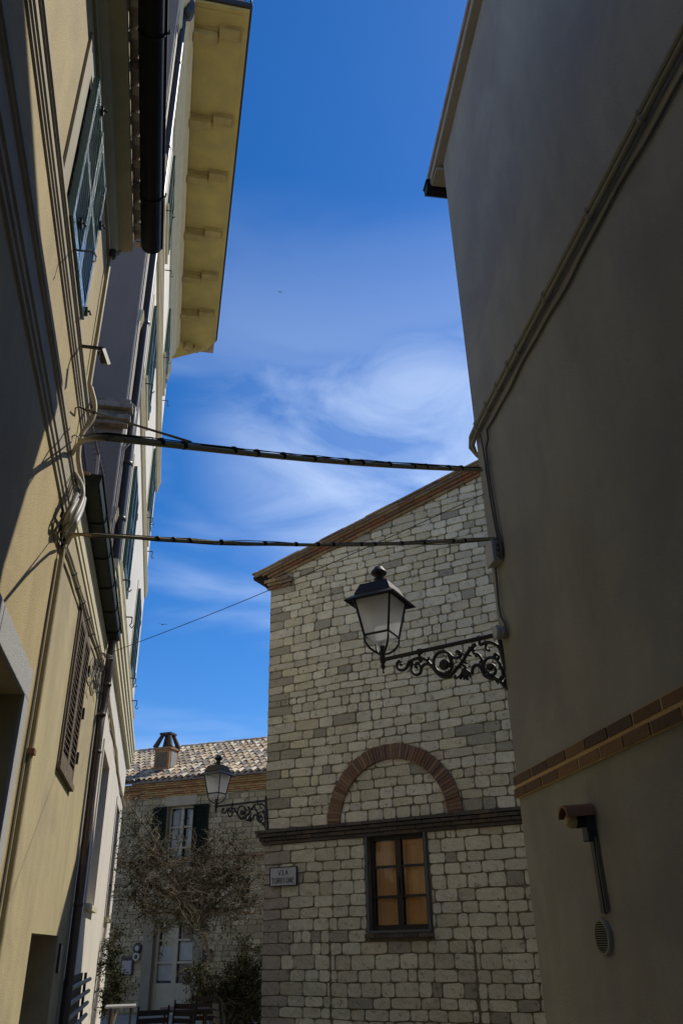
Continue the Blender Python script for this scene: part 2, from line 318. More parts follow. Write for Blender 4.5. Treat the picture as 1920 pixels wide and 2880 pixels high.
# ------------------------------------------------------------------ tall ochre house
oh = thing('ochre_house', L.P(2, 0, 0), 'tall ochre stucco house at the left edge, its cornice and big dark gutter overhead', 'house')
mb = MB(); slab(mb, L, -9, 5.31, 0, 6.9, -.3, 0, [(3.2, 4.74, 1.15, 2.87)]); mb.box(L, -9, 5.31, -6, -.3, 0, 6.9)
mb.build('wall', M['ochre'], oh)
mb = MB(); mb.prof(L, [(0, 4.24), (.014, 4.245), (.014, 4.275), (.010, 4.28), (.024, 4.29), (.024, 4.325), (.018, 4.33), (.034, 4.34), (.034, 4.475), (.046, 4.485), (.046, 4.50), (.056, 4.505), (.056, 4.55), (0, 4.56)], -9, 5.34)
mb.build('string_course', M['trim'], oh)
mb = MB(); mb.prof(L, [(0, 5.065), (.012, 5.07), (.012, 5.085), (.007, 5.09), (.021, 5.10), (.021, 5.115), (.015, 5.12), (.030, 5.13), (.030, 5.185), (.040, 5.19), (.040, 5.20), (.050, 5.205), (.050, 5.235), (0, 5.245)], -9, 5.34)
mb.build('string_course', M['trim'], oh)
mb = MB(); mb.prof(L, [(-.2, 6.88), (0, 6.80), (.022, 6.80), (.022, 6.87), (.032, 6.875), (.032, 6.885), (.060, 6.91), (.072, 6.95), (.078, 6.955), (.078, 6.965), (.150, 6.99), (.185, 7.0), (.185, 7.13), (.16, 7.16), (-.2, 7.16)], -9, 5.36)
mb.build('cornice', M['cornice'], oh)
mb = MB(); mb.prof(L, [(.17, 7.18), (.235, 7.20), (.235, 7.235), (-6, 8.9), (-6, 7.18)], -9, 5.40, (.30, .2, .12))
u = -8.9
while u < 5.38: # ends of the roof tiles above the cornice
    c = rnd.choice([(.42, .33, .24), (.34, .24, .16), (.5, .42, .32), (.28, .19, .13)])
    arc = [(math.cos(a)*.075, math.sin(a)*.055) for a in [math.pi*i/6 for i in range(7)]]
    a_ = [L.P(u+x, .275, 7.215+y) for x, y in arc]+[L.P(u+x*.8, .275, 7.205+y*.7) for x, y in arc[::-1]]
    b_ = [L.P(u+x, -.6, 7.215+y+.24) for x, y in arc]+[L.P(u+x*.8, -.6, 7.205+y*.7+.24) for x, y in arc[::-1]]
    mb.prism(a_, b_, c)
    mb.box(L, u+.075, u+.14, .19, .262, 7.165+rnd.uniform(0, .006), 7.185, rnd.choice([(.6, .52, .4), (.5, .4, .3), (.12, .1, .08)]))
    u += .215+rnd.uniform(-.01, .01)
mb.build('roof', M['tile'], oh)
mb = MB(); cw, cz, r = .335, 7.16, .088
arc = [(cw+math.cos(a)*r, cz+math.sin(a)*r) for a in [math.pi+math.pi*i/12 for i in range(13)]]
arc2 = [(cw+math.cos(a)*(r-.006), cz+math.sin(a)*(r-.006)) for a in [math.pi+math.pi*i/12 for i in range(13)]]
mb.prof(L, arc+arc2[::-1], -9, 5.43, smooth=True)
mb.prof(L, arc, 5.425, 5.432)
mb.tube([L.P(-9, cw+r+.006, cz+.004), L.P(5.44, cw+r+.006, cz+.004)], .011, 8); mb.tube([L.P(-9, cw-r, cz+.004), L.P(5.44, cw-r, cz+.004)], .006, 6)
gt = mb.build('gutter', M['gutter'], oh)
for uu in (-2.5, -.5, 1.5, 3.45, 4.85):
    mb = MB(); mb.tube([L.P(uu, cw+(r+.005)*math.cos(a), cz+(r+.005)*math.sin(a)) for a in [math.pi+math.pi*i/10 for i in range(11)]], .007, 6)
    mb.tube([L.P(uu, cw+r-.01, cz+.0), L.P(uu, cw+r+.025, cz+.0), L.P(uu, cw+r+.028, cz+.04)], .008, 6); mb.build('gutter_bracket', M['gutter'], gt)
# shuttered window of the upper floor
w = MB(); w.box(L, 3.22, 4.50, 0, .018, 6.50, 6.66); w.box(L, 3.22, 3.40, 0, .018, 5.25, 6.50); w.box(L, 4.30, 4.40, 0, .018, 5.25, 6.50)
wo = w.build('window_surround', M['trim'], oh)
w = MB(); w.box(L, 3.40, 4.30, .001, .012, 5.25, 6.50); w.build('window', M['dark'], oh)
shutter_leaf(L, 3.41, 3.845, 5.25, 6.49, .03, M['shutter'], oh, pitch=.066, t=.04)
shutter_leaf(L, 3.855, 4.29, 5.25, 6.49, .03, M['shutter'], oh, pitch=.066, t=.04)
for (uu, zz) in ((3.62, 6.47), (3.62, 5.42), (4.26, 6.1), (4.28, 5.32)):
    mb = MB(); mb.tube([L.P(uu, .01, zz), L.P(uu, .10, zz), L.P(uu-.03, .11, zz-.05)], .008, 6); mb.box(L, uu-.02, uu+.03, .06, .085, zz-.02, zz+.02); mb.build('shutter_hinge', M['iron'], oh)
mb = MB(); mb.tube([L.P(3.66, .03, 5.235), L.P(3.66, .17, 5.24), L.P(3.66, .19, 5.20), L.P(3.64, .19, 5.15), L.P(3.63, .17, 5.13)], .006, 6); mb.build('shutter_hook', M['iron'], oh)
# big ground floor window with the grey stone surround
w = MB(); w.box(L, 3.02, 4.90, 0, .022, 2.87, 3.05); w.box(L, 4.74, 4.90, 0, .022, 1.0, 2.87); w.box(L, 3.02, 3.2, 0, .022, 1.0, 2.87); w.box(L, 3.2, 4.74, 0, .05, 1.0, 1.15)
w.build('window_surround', M['greystone'], oh, bevel=.004)
w = MB(); w.box(L, 3.2, 4.74, -.299, -.285, 1.15, 2.87)
wi = w.build('window', M['dark'], oh)
w = MB()
for uu in (3.2, 3.93, 4.68): w.box(L, uu, uu+.06, -.285, -.24, 1.15, 2.87)
for zz in (1.15, 2.0, 2.81): w.box(L, 3.26, 4.68, -.285, -.245, zz, zz+.06)
w.build('window_frame', M['darkframe'], wi)
# hanging ivy in the reveal of that window
ivy = thing('hanging_ivy', L.P(4.60, -.12, 2.7), 'grey trailing plant hanging in the dark reveal of the big window at left', 'plant')
mb = MB()
for k in range(3):
    p = Vector(L.P(4.60+rnd.uniform(-.06, .06), -.1+rnd.uniform(-.05, .04), 2.70)); pts = [p.copy()]
    for i in range(14):
        p = p + Vector((rnd.uniform(-.012, .012), rnd.uniform(-.012, .012), -.045)); pts.append(p.copy())
        if rnd.random() < .8:
            for q in range(2):
                d = Vector((rnd.uniform(-1, 1), rnd.uniform(-1, 1), rnd.uniform(-1, .4))).normalized()*.03; e = d.cross(Vector((0, 0, 1))).normalized()*.012
                mb.quad(p, p+d*.5+e, p+d, p+d*.5-e, col=(.16, .17, .13))
    mb.tube(pts, .003, 5, (.15, .13, .1))
mb.build('stems', M['leaf'], ivy)
# ------------------------------------------------------------------ low ochre house
lh = thing('low_ochre_house', L2.P(7, 0, 0), 'low pale ochre house with a dark green gutter, beyond the thick bundle of pipes', 'house')
DU0, DU1, DZ = 6.62, 8.33, 1.70
mb = MB(); slab(mb, L2, 5.312, 9.25, 0, 4.80, -.35, 0, [(DU0, DU1, 0, DZ)]); mb.box(L2, 5.312, 9.25, -7, -.35, 0, 4.80); mb.build('wall', M['ochre_low'], lh)
mb = MB(); mb.box(L2, DU0, DU1, -.349, -.32, 0, DZ); mb.box(L2, DU0+.05, DU1-.9, -.32, -.30, 0, DZ-.05); mb.build('door', M['door'], lh)
mb = MB(); mb.box(L2, 9.04, 9.20, 0, .012, 0, 4.3); mb.build('corner_strip', M['trim'], lh)
mb = MB(); mb.prof(L2, [(0, 4.40), (.012, 4.40), (.012, 4.45), (.022, 4.46), (.022, 4.64), (.034, 4.65), (.034, 4.70), (-.1, 4.70)], 5.5, 9.3); mb.build('cornice', M['creamtrim'], lh)
mb = MB(); mb.prof(L2, [(-.05, 4.82), (.08, 4.82), (.08, 4.84), (-7, 6.2), (-7, 4.82)], 5.56, 9.24, (.3, .2, .13)); mb.build('roof', M['tile'], lh)
mb = MB(); a = [(.005, 4.80), (.012, 4.735), (.03, 4.72), (.14, 4.725), (.160, 4.745), (.168, 4.83), (.180, 4.83), (.180, 4.838), (.005, 4.838)]
mb.prof(L2, a, 5.58, 9.22)
gg = mb.build('gutter', M['greengutter'], lh)
for uu in (6.2, 6.9, 7.6, 8.25, 8.9):
    mb = MB(); mb.tube([L2.P(uu, .01, 4.714), L2.P(uu, .13, 4.717), L2.P(uu, .168, 4.74), L2.P(uu, .178, 4.84)], .006, 6); mb.build('gutter_bracket', M['gutter'], gg)
mb = MB(); mb.tube([L2.P(9.17, .085, 4.74), L2.P(9.17, .085, 4.42), L2.P(9.17, .085, 4.25), L2.P(9.22, .075, 3.95), L2.P(9.12, .07, 3.82), L2.P(9.10, .07, 3.6), L2.P(9.10, .07, 0)], .043, 14)
dp = mb.build('downpipe', M['downpipe'], lh)
for zz in (4.2, 3.85, 3.45, 1.98): mb = MB(); mb.lathe(L2.P(9.10 if zz < 3.9 else 9.16, .07 if zz < 4 else .085, zz), [(.046, -.015), (.050, -.01), (.050, .01), (.046, .015)]); mb.build('pipe_collar', M['downpipe'], dp)
mb = MB(); mb.box(L2, 9.06, 9.14, .0, .03, 1.965, 1.99); mb.box(L2, 9.14, 9.20, .07, .09, 1.96, 2.0); mb.build('pipe_clamp', M['plastic'], dp)
# louvred shutters of the low house
lw = MB(); lw.box(L2, 6.62, 7.70, 0, .012, 4.14, 4.18); lw.box(L2, 6.62, 7.72, 0, .035, 2.82, 2.87); lw.box(L2, 6.62, 6.655, 0, .012, 2.87, 4.14); lw.box(L2, 7.665, 7.70, 0, .012, 2.87, 4.14); lwo = lw.build('window_frame', M['wood'], lh)
for a, b in ((6.66, 7.155), (7.165, 7.66)):
    shutter_leaf(L2, a, b, 2.875, 4.135, .004, M['wood'], lh, pitch=.052, t=.022, st=.06, midrail=False)
mb = MB()
for a, b in ((6.72, 7.095), (7.225, 7.60)): mb.box(L2, a, b, .001, .003, 3.0, 4.07)
mb.build('window', M['dark'], lh)
for zz in (3.9, 3.5, 3.1): mb = MB(); mb.box(L2, 7.655, 7.69, .02, .045, zz-.05, zz+.05); mb.build('shutter_hinge', M['iron'], lh)
# ------------------------------------------------------------------ cream palazzo
kh = thing('cream_palazzo', K.P(14, 0, 0), 'tall cream apartment house with deep yellow eaves and mauve side wall, farthest on the left', 'building')
GW = [(12.4, 13.95, 2.13, 4.17), (17.5, 18.75, 2.10, 4.15)]
mb = MB(); slab(mb, K, 9.35, 20.2, 0, 18.58, -.3, 0, GW); mb.box(K, 9.35, 20.2, -7, -.3, 0, 18.58); mb.build('front_wall', M['cream'], kh)
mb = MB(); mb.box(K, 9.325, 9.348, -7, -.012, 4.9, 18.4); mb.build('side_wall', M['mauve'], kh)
mb = MB() # weathered string of the side wall
mb.box(K, 9.20, 9.324, -7, .06, 7.74, 7.80); mb.box(K, 9.16, 9.324, -7, .09, 7.801, 7.88); mb.box(K, 9.22, 9.324, -7, .05, 7.881, 7.97); mb.box(K, 9.14, 9.324, -7, .10, 7.971, 8.05); mb.box(K, 9.18, 9.324, -7, .07, 8.051, 8.14)
mb.build('side_string_course', mat('weathered_moulding', (.26, .22, .16), bump=.9, bs=22, var=.9, vs=7, var2=(.06, .05, .04), grime=.7), kh, bevel=.012)
for gu0, gu1, gz0, gz1 in GW:
    mb = MB(); mb.box(K, gu0, gu1, -.299, -.27, gz0, gz1); wi = mb.build('window', M['dark'], kh)
    mb = MB(); mb.box(K, gu0-.06, gu1+.08, 0, .07, gz0-.07, gz0-.001); mb.build('window_sill', M['creamtrim'], wi)
    mb = MB(); mb.box(K, gu0-.12, gu0, 0, .02, gz0, gz1+.12); mb.box(K, gu1, gu1+.12, 0, .02, gz0, gz1+.12); mb.box(K, gu0, gu1, 0, .02, gz1, gz1+.12); mb.build('window_surround', M['cream'], wi)
def moulding(z0, z1, w, n=4):
    p = [(0, z0)]; 
    for i in range(n):
        a = z0+(z1-z0)*i/n; b = z0+(z1-z0)*(i+1)/n; ww = w*(.35+.65*((i+1)/n)); p += [(ww, a+.004), (ww, b-.006), (ww-.012, b-.004)]
    return p+[(0, z1)]
for z0, z1, w_ in ((12.95, 13.3, .12), (9.68, 9.9, .07), (6.40, 6.58, .06), (5.35, 5.85, .15)):
    mb = MB(); mb.prof(K, moulding(z0, z1, w_), 9.3 if z0 > 12 else 9.36, 20.2+w_); mb.build('string_course', M['creamtrim'], kh)
mb = MB(); mb.prof(K, [(0, 17.0), (.03, 17.0), (.03, 17.12), (.05, 17.14), (.05, 17.3), (.09, 17.34), (.09, 17.42), (.075, 17.45), (.075, 17.95), (.12, 18.0), (.16, 18.12), (.18, 18.14), (.18, 18.3), (.24, 18.34), (.27, 18.42), (.27, 18.55), (0, 18.55)], 9.36, 20.45)
mb.build('cornice', M['creamtrim'], kh)
mb = MB(); pl = [(9.76, -7), (9.76, 1.38), (20.25, 1.38), (20.7, 1.15), (21.5, -.2), (21.5, -7)]
mb.prism([K.P(u, w_, 18.6) for u, w_ in pl], [K.P(u, w_, 18.68) for u, w_ in pl]); so = mb.build('soffit', M['soffit'], kh)
mb = MB(); pl = [(9.86, -7), (9.86, 1.27), (20.17, 1.27), (20.6, 1.06), (21.35, -.2), (21.35, -7)]
mb.prism([K.P(u, w_, 18.585) for u, w_ in pl], [K.P(u, w_, 18.599) for u, w_ in pl]); mb.build('soffit_panel', M['soffit'], kh)
mb = MB(); pl = [(9.70, -7), (9.70, 1.43), (20.28, 1.43), (20.78, 1.18), (21.6, -.2), (21.6, -7)]
mb.prism([K.P(u, w_, 18.682) for u, w_ in pl], [K.P(u, w_, 18.80) for u, w_ in pl]); mb.build('roof_edge', M['darkframe'], kh)
mb = MB(); mb.prof(K, [(1.35, 18.81), (-7, 20.8), (-7, 18.81)], 9.7, 21.1, (.3, .2, .13)); mb.build('roof', M['tile'], kh)
for (px, py) in ((583, 100), (569.5, 343), (561, 500), (555.5, 660), (545, 780), (537.6, 885)):
    v = ray(px, py); t = (18.5-1.6)/v.z; q = EYE+v*t; uu = K.loc(q)[0]
    mb = MB(); mb.box(K, uu-.11, uu+.11, .27, .76, 18.36, 18.584); mb.box(K, uu-.15, uu+.15, .27, .79, 18.53, 18.583)
    mb.box(K, uu-.22, uu+.0, .80, 1.22, 18.46, 18.583); mb.box(K, uu-.26, uu+.04, .80, 1.26, 18.55, 18.583); mb.build('corbel', M['corbel'], kh)
c0 = K.P(20.42, .42, 0); dd = (K.P(20.66, .88, 0)-c0).normalized(); nn = Vector((-dd.y, dd.x, 0)); mb = MB()
for a, b, h in ((0, .42, .24), (.5, .86, .13)):
    mb.hexa([c0+dd*(a if i == 0 else b)*.62+nn*(.10 if j else -.10)+Vector((0, 0, z)) for z in (18.584-h, 18.584) for j in (0, 1) for i in (0, 1)])
mb.build('corbel', M['corbel'], kh)
for i, (u0, u1, z0, z1) in enumerate([(11.80, 13.22, 10.56, 12.2), (16.8, 18.32, 10.5, 12.2), (11.66, 12.95, 6.74, 8.58), (16.7, 18.15, 6.7, 8.5), (12.1, 13.5, 15.25, 16.8), (16.9, 18.5, 15.25, 16.75)]):
    mb = MB(); mb.box(K, u0-.13, u0, 0, .015, z0-.1, z1+.15); mb.box(K, u1, u1+.13, 0, .015, z0-.1, z1+.15); mb.box(K, u0, u1, 0, .015, z1, z1+.15); mb.box(K, u0-.13, u1+.13, 0, .06, z0-.16, z0-.101)
    wi = mb.build('window_surround', M['creamtrim'], kh); md = (u0+u1)/2
    mb = MB(); mb.box(K, u0, u1, .001, .008, z0, z1); mb.build('window', M['dark'], kh)
    shutter_leaf(K, u0, md-.005, z0, z1, .022, M['shutterfar'], kh, pitch=.075, t=.05, st=.07); shutter_leaf(K, md+.005, u1, z0, z1, .022, M['shutterfar'], kh, pitch=.075, t=.05, st=.07)
    for uu in (u0-.05, u1+.25):
        mb = MB(); zz = z0-.22; mb.tube([K.P(uu, 0, zz), K.P(uu, .16, zz)], .012, 6); mb.tube([K.P(uu, .16, zz), K.P(uu, .16, zz-.10), K.P(uu, .13, zz-.15), K.P(uu, .17, zz-.19), K.P(uu, .20, zz-.15)], .010, 6); mb.build('laundry_hook', M['iron'], kh)
    for zz in (z0+.3, z1-.25): mb = MB(); mb.box(K, u1+.001, u1+.09, .02, .08, zz-.05, zz+.05); mb.build('shutter_hinge', M['iron'], kh)
mb = MB(); mb.tube([K.P(9.66, .085, 18.5), K.P(9.66, .085, 7.9), K.P(9.66, .085, 6.0), K.P(9.66, .085, 3.2)], .062, 14); kp = mb.build('downpipe', M['blackpipe'], kh)
for zz in (16.3, 13.9, 11.7, 9.9, 7.4, 6.55): mb = MB(); mb.lathe(K.P(9.66, .085, zz), [(.064, -.03), (.072, -.02), (.072, .02), (.064, .03)]); mb.build('pipe_collar', M['blackpipe'], kp)
mb = MB(); mb.lathe(K.P(9.66, .16, 18.15), [(.03, -.35), (.10, -.30), (.13, -.1), (.12, .15), (.04, .2)], 12); mb.build('rainwater_head', M['blackpipe'], kp)
for uu, ww, m_ in ((9.37, .02, 'conduit'), (9.42, .025, 'maroon'), (9.47, .02, 'conduit'), (9.53, .018, 'blackcable')):
    mb = MB(); pts = [K.P(uu, ww, 17.5), K.P(uu, ww, 8.25)]
    if m_ == 'conduit': pts += [K.P(uu, ww+.10, 8.15), K.P(uu, ww+.10, 7.65), K.P(uu, ww, 7.5)]
    else: pts += [K.P(uu, ww+.09, 8.1), K.P(uu, ww+.09, 7.7), K.P(uu, ww, 7.55)]
    pts += [K.P(uu, ww, 6.9), K.P(uu, ww, 5.2)]; mb.tube(pts, .013 if m_ == 'conduit' else .016, 7); mb.build('conduit', M[m_], kh)
# iron railing above the near end of the eaves
mb = MB(); u_ = 9.80
for i in range(8): w_ = i*.2; mb.tube([K.P(u_, w_, 18.8), K.P(u_, w_, 19.75)], .014, 6)
mb.tube([K.P(u_, -.2, 19.75), K.P(u_, 1.41, 19.75)], .02, 6); mb.tube([K.P(u_, 1.4, 18.8), K.P(u_, 1.4, 19.78)], .022, 6); mb.tube([K.P(u_, -.2, 18.86), K.P(u_, 1.41, 18.86)], .014, 6)
for i in range(12):
    for zz in (18.95, 19.2, 19.5): mb.tube([K.P(u_, .06+i*.12+math.cos(a)*.055, zz+math.sin(a)*.10) for a in [math.pi*2*k/10 for k in range(11)]], .008, 5)
mb.build('roof_railing', M['iron'], kh)
# barred grille of pipes low on the palazzo
gr = thing('barred_grille', K.P(11.3, 0, .6), 'pale horizontal bars fixed over a cellar opening at the foot of the cream palazzo', 'grille')
mb = MB(); mb.box(K, 10.0, 13.3, .004, .02, .35, 1.30); mb.build('backing', M['darkframe'], gr)
for i, zz in enumerate((1.22, 1.08, .94, .80, .66, .52, .38)):
    mb = MB(); mb.tube([K.P(10.0, .12, zz), K.P(13.3, .12, zz)], .026, 8); mb.build('bar', M['conduit'], gr)
for uu in (10.05, 13.25): mb = MB(); mb.tube([K.P(uu, .06, .34), K.P(uu, .06, 1.3)], .02, 6); mb.build('upright', M['iron'], gr)
# ------------------------------------------------------------------ right white house
rh = thing('white_plaster_house', R.P(1, 0, 0), 'plain off-white plastered house filling the right side, a double brick band across it', 'house')
zr = lambda u: 8.33+.225*(5.06-u)
RID = -.5
pl = [(-9, 0), (5.06, 0), (5.06, zr(5.06)), (RID, zr(RID)), (-9, zr(RID)-.225*(RID+9))]
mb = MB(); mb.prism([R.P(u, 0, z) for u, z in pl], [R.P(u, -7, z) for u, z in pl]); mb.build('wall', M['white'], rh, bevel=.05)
mb = MB(); pl = [(5.28, zr(5.28)-.0), (RID, zr(RID)), (-9.3, zr(RID)-.225*(RID+9.3)), (-9.3, zr(RID)-.225*(RID+9.3)+.10), (RID, zr(RID)+.10), (5.28, zr(5.28)+.10)]
mb.prism([R.P(u, .075, z+.002) for u, z in pl], [R.P(u, -7.1, z+.002) for u, z in pl]); mb.build('eaves_board', M['trim'], rh)
mb = MB(); pl = [(5.32, zr(5.32)+.104), (RID, zr(RID)+.104), (-9.3, zr(RID)-.225*(RID+9.3)+.104), (-9.3, zr(RID)-.225*(RID+9.3)+.17), (RID, zr(RID)+.17), (5.32, zr(5.32)+.17)]
mb.prism([R.P(u, .09, z) for u, z in pl], [R.P(u, -7.1, z) for u, z in pl], (.3, .2, .13)); mb.build('roof', M['tile'], rh)
mb = MB(); mb.box(R, 5.07, 5.27, -7, .07, 8.245, 8.27); mb.build('eaves_soffit', M['trim'], rh)
mb = MB(); mb.prof(Fr(-9.29, 1.92, -1), [(0, 0)]*3, 0, 0) if False else None
pts = [(5.28, 8.33), (5.285, 8.23), (5.31, 8.20), (5.36, 8.20), (5.395, 8.23), (5.40, 8.33)]
mb.prism([R.P(u, .11, z) for u, z in pts], [R.P(u, -7, z) for u, z in pts]); mb.box(R, 5.27, 5.41, -7, .118, 8.325, 8.34); mb.build('gutter', M['gutter'], rh)
BRR = [(.15, .085, .04), (.19, .11, .05), (.09, .06, .035), (.23, .135, .055), (.12, .075, .04)]
mb = MB(); mb.box(R, -9, 5.062, 0, .018, 2.372, 2.508); bb = mb.build('brick_band_mortar', M['brickmortar'], rh)
mb = MB(); brickrow(mb, R, -9, 5.07, .0185, .023, 2.443, 2.512, ln=.262, gap=.016, pal=BRR, off=.45); brickrow(mb, R, -9, 5.08, .0185, .024, 2.368, 2.438, ln=.262, gap=.016, pal=BRR, off=.0); mb.build('brick_band', M['brick'], rh, bevel=.004)
# pipes along the right wall
def clampring(p, ax, r, par, m='wallpipe'):
    mb = MB(); mb.lathe(p, [(r, -.012), (r+.007, -.010), (r+.007, .010), (r, .012)], 12, ax=ax); return mb.build('pipe_clip', M[m], par)
rp_ = thing('wall_conduit', R.P(4.9, .04, 5.1), 'upper and thicker of the two painted pipes running along the white house wall', 'pipe', None)
mb = MB(); P1 = [R.P(-9, .035, 5.13), R.P(2, .035, 5.13), R.P(4.7, .035, 5.13), R.P(4.95, .035, 5.12), R.P(5.06, .04, 5.10), R.P(5.12, .03, 5.04), R.P(5.13, -.02, 4.98), R.P(5.12, -.06, 4.93)]
mb.tube(P1, .019, 12); mb.build('pipe', M['wallpipe'], rp_)
for uu in (1.4, 2.25, 2.85, 3.5, 4.0, 4.18, 4.42, 4.66, 4.92): clampring(R.P(uu, .035, 5.13), R.d, .019, rp_)
rq_ = thing('wall_conduit', R.P(4.9, .04, 5.08), 'lower pipe of the painted pair clipped to the white house wall', 'pipe', None)
mb = MB(); mb.tube([R.P(-9, .032, 5.085), R.P(2, .032, 5.085), R.P(4.6, .032, 5.085), R.P(4.97, .03, 5.07), R.P(5.07, .03, 5.03), R.P(5.10, .0, 4.98), R.P(5.09, -.05, 4.93)], .016, 12); mb.build('pipe', M['wallpipe'], rq_)
for uu in (1.4, 2.25, 2.85, 3.5, 4.0, 4.18, 4.42, 4.66, 4.92): clampring(R.P(uu, .032, 5.085), R.d, .016, rq_)
rc = thing('wall_cable', R.P(4.9, .02, 4.95), 'thin slack cable clipped below the paired pipes and dropping down the white wall corner', 'cable', None)
pts = []
uu = -9
while uu < 4.85: pts.append(R.P(uu, .014, 4.985+.012*math.sin(uu*5.3)+.006*math.sin(uu*13))); uu += .13
for (x, y) in ((1372, 1235), (1366, 1262), (1370, 1300), (1378, 1360), (1388, 1420), (1396, 1470), (1404, 1510), (1410, 1545), (1411, 1566), (1404, 1578), (1394, 1582)): pts.append(R.at(x, y, .02))
mb = MB(); mb.tube(pts, .009, 8); mb.build('cable', M['cable'], rc)
r2 = thing('wall_cable', R.P(4.95, .02, 4.8), 'darker cable twin hugging the house corner down to the square junction box', 'cable', None)
pts = [R.at(x, y, .02) for x, y in ((1350, 1222), (1358, 1262), (1364, 1302), (1372, 1360), (1381, 1420), (1390, 1470), (1398, 1510), (1404, 1545), (1404, 1562), (1398, 1574), (1388, 1578))]
mb = MB(); mb.tube(pts, .007, 8); mb.build('cable', M['cable'], r2)
r3 = thing('wall_cable', R.P(4.95, .02, 4.0), 'cable dropping from the square junction box to the round box above the lamp bracket', 'cable', None)
pts = [R.at(x, y, .018) for x, y in ((1391, 1580), (1395, 1620), (1399, 1670), (1403, 1710), (1408, 1735), (1418, 1752), (1425, 1772), (1427, 1785), (1420, 1794), (1411, 1795))]
mb = MB(); mb.tube(pts, .008, 8); mb.build('cable', M['cable'], r3)
jb = thing('junction_box', R.P(5.0, .03, 3.95), 'square grey junction box on the white house corner under the lower overhead cable', 'junction box', None)
cu, cz = R.uz(1392, 1556, .03); mb = MB(); mb.box(R, cu-.065, cu+.075, .0, .055, cz-.085, cz+.075); mb.build('box_body', M['plastic'], jb, bevel=.008)
mb = MB(); mb.box(R, cu-.07, cu+.08, .055, .075, cz-.09, cz+.08); mb.build('box_lid', M['plastic'], jb, bevel=.006)
for dz in (-.04, .0, .04): mb = MB(); mb.lathe(R.P(cu-.065, .03, cz+dz), [(.018, 0), (.018, .02), (.008, .03)], 10, ax=-R.d); mb.build('grommet', M['cable'], jb)
jr = thing('junction_box', R.P(4.98, .03, 3.4), 'round grey junction box at the wall end of the near street lamp', 'junction box', None)
cu, cz = R.uz(1408, 1780, .03); mb = MB(); mb.lathe(R.P(cu, 0, cz), [(.045, 0), (.045, .05), (.043, .052)], 20, ax=-R.n); mb.build('box_body', M['plastic'], jr)
mb = MB(); mb.lathe(R.P(cu, .053, cz), [(.049, 0), (.049, .014), (.044, .02)], 20, ax=-R.n); mb.build('box_lid', M['plastic'], jr)
# tile-hooded wall light and the vent below it
wl = thing('wall_light', R.P(4.08, 0, 2.15), 'small wall light under a curved terracotta roof tile on the white house', 'wall light', None)
u0, z0 = R.uz(1662, 2290, 0)
arc = [(u0+math.cos(a)*.062, z0+.0+math.sin(a)*.062) for a in [math.pi*i/10 for i in range(11)]]
arc2 = [(u0+math.cos(a)*.050, z0+.0+math.sin(a)*.050) for a in [math.pi*i/10 for i in range(11)]]
oln = arc+arc2[::-1]
mb = MB(); mb.prism([R.P(u, -.01, z-.01) for u, z in oln], [R.P(u, .155, z-.022) for u, z in oln], smooth=False); mb.build('tile_hood', M['terracotta'], wl)
mb = MB(); mb.box(R, u0-.035, u0+.035, 0, .05, z0-.13, z0+.03); mb.build('back_plate', M['iron'], wl, bevel=.005)
mb = MB(); mb.lathe(R.P(u0, .05, z0-.035), [(.028, 0), (.034, .02), (.034, .045)], 14, ax=-R.n); mb.build('lamp_holder', M['iron'], wl)
mb = MB(); mb.lathe(R.P(u0, .094, z0-.035), [(.033, 0), (.036, .02), (.03, .04), (.015, .05)], 14, ax=-R.n); mb.build('lamp_glass', M['shade'], wl)
ch = thing('vent_duct', R.P(4.12, 0, 1.85), 'dark narrow duct running down the white wall from the tile-hooded light', 'duct', None)
mb = MB(); mb.box(R, u0-.012, u0+.028, .0, .018, 1.695, 2.03); mb.build('duct', M['darkframe'], ch)
mb = MB(); mb.tube([R.P(u0-.035, .012, 2.04), R.P(u0-.03, .012, 1.9), R.P(u0-.035, .012, 1.70)], .008, 8); mb.build('cable', M['cable'], ch)
vg = thing('vent_grille', R.P(4.13, 0, 1.6), 'oval louvred vent grille at the foot of the dark duct on the white wall', 'vent', None)
gu, gz = R.uz(1697, 2637, .01)
mb = MB(); mb.lathe(R.P(gu, 0, gz), [(.082, 0), (.082, .018), (.077, .023), (.068, .023), (.068, .014)], 32, ax=-R.n); mb.build('rim', M['wallpipe'], vg)
mb = MB(); mb.lathe(R.P(gu, .0150, gz), [(.067, 0), (.067, .001)], 32, ax=-R.n); mb.build('backing', M['dark'], vg)
mb = MB()
for i in range(-6, 7):
    zz = i*.0100; hw = math.sqrt(max(0, .066**2-zz*zz)); mb.box(R, gu-hw, gu+hw, .018, .024, gz+zz-.002, gz+zz+.0012)
mb.build('slats', M['wallpipe'], vg)
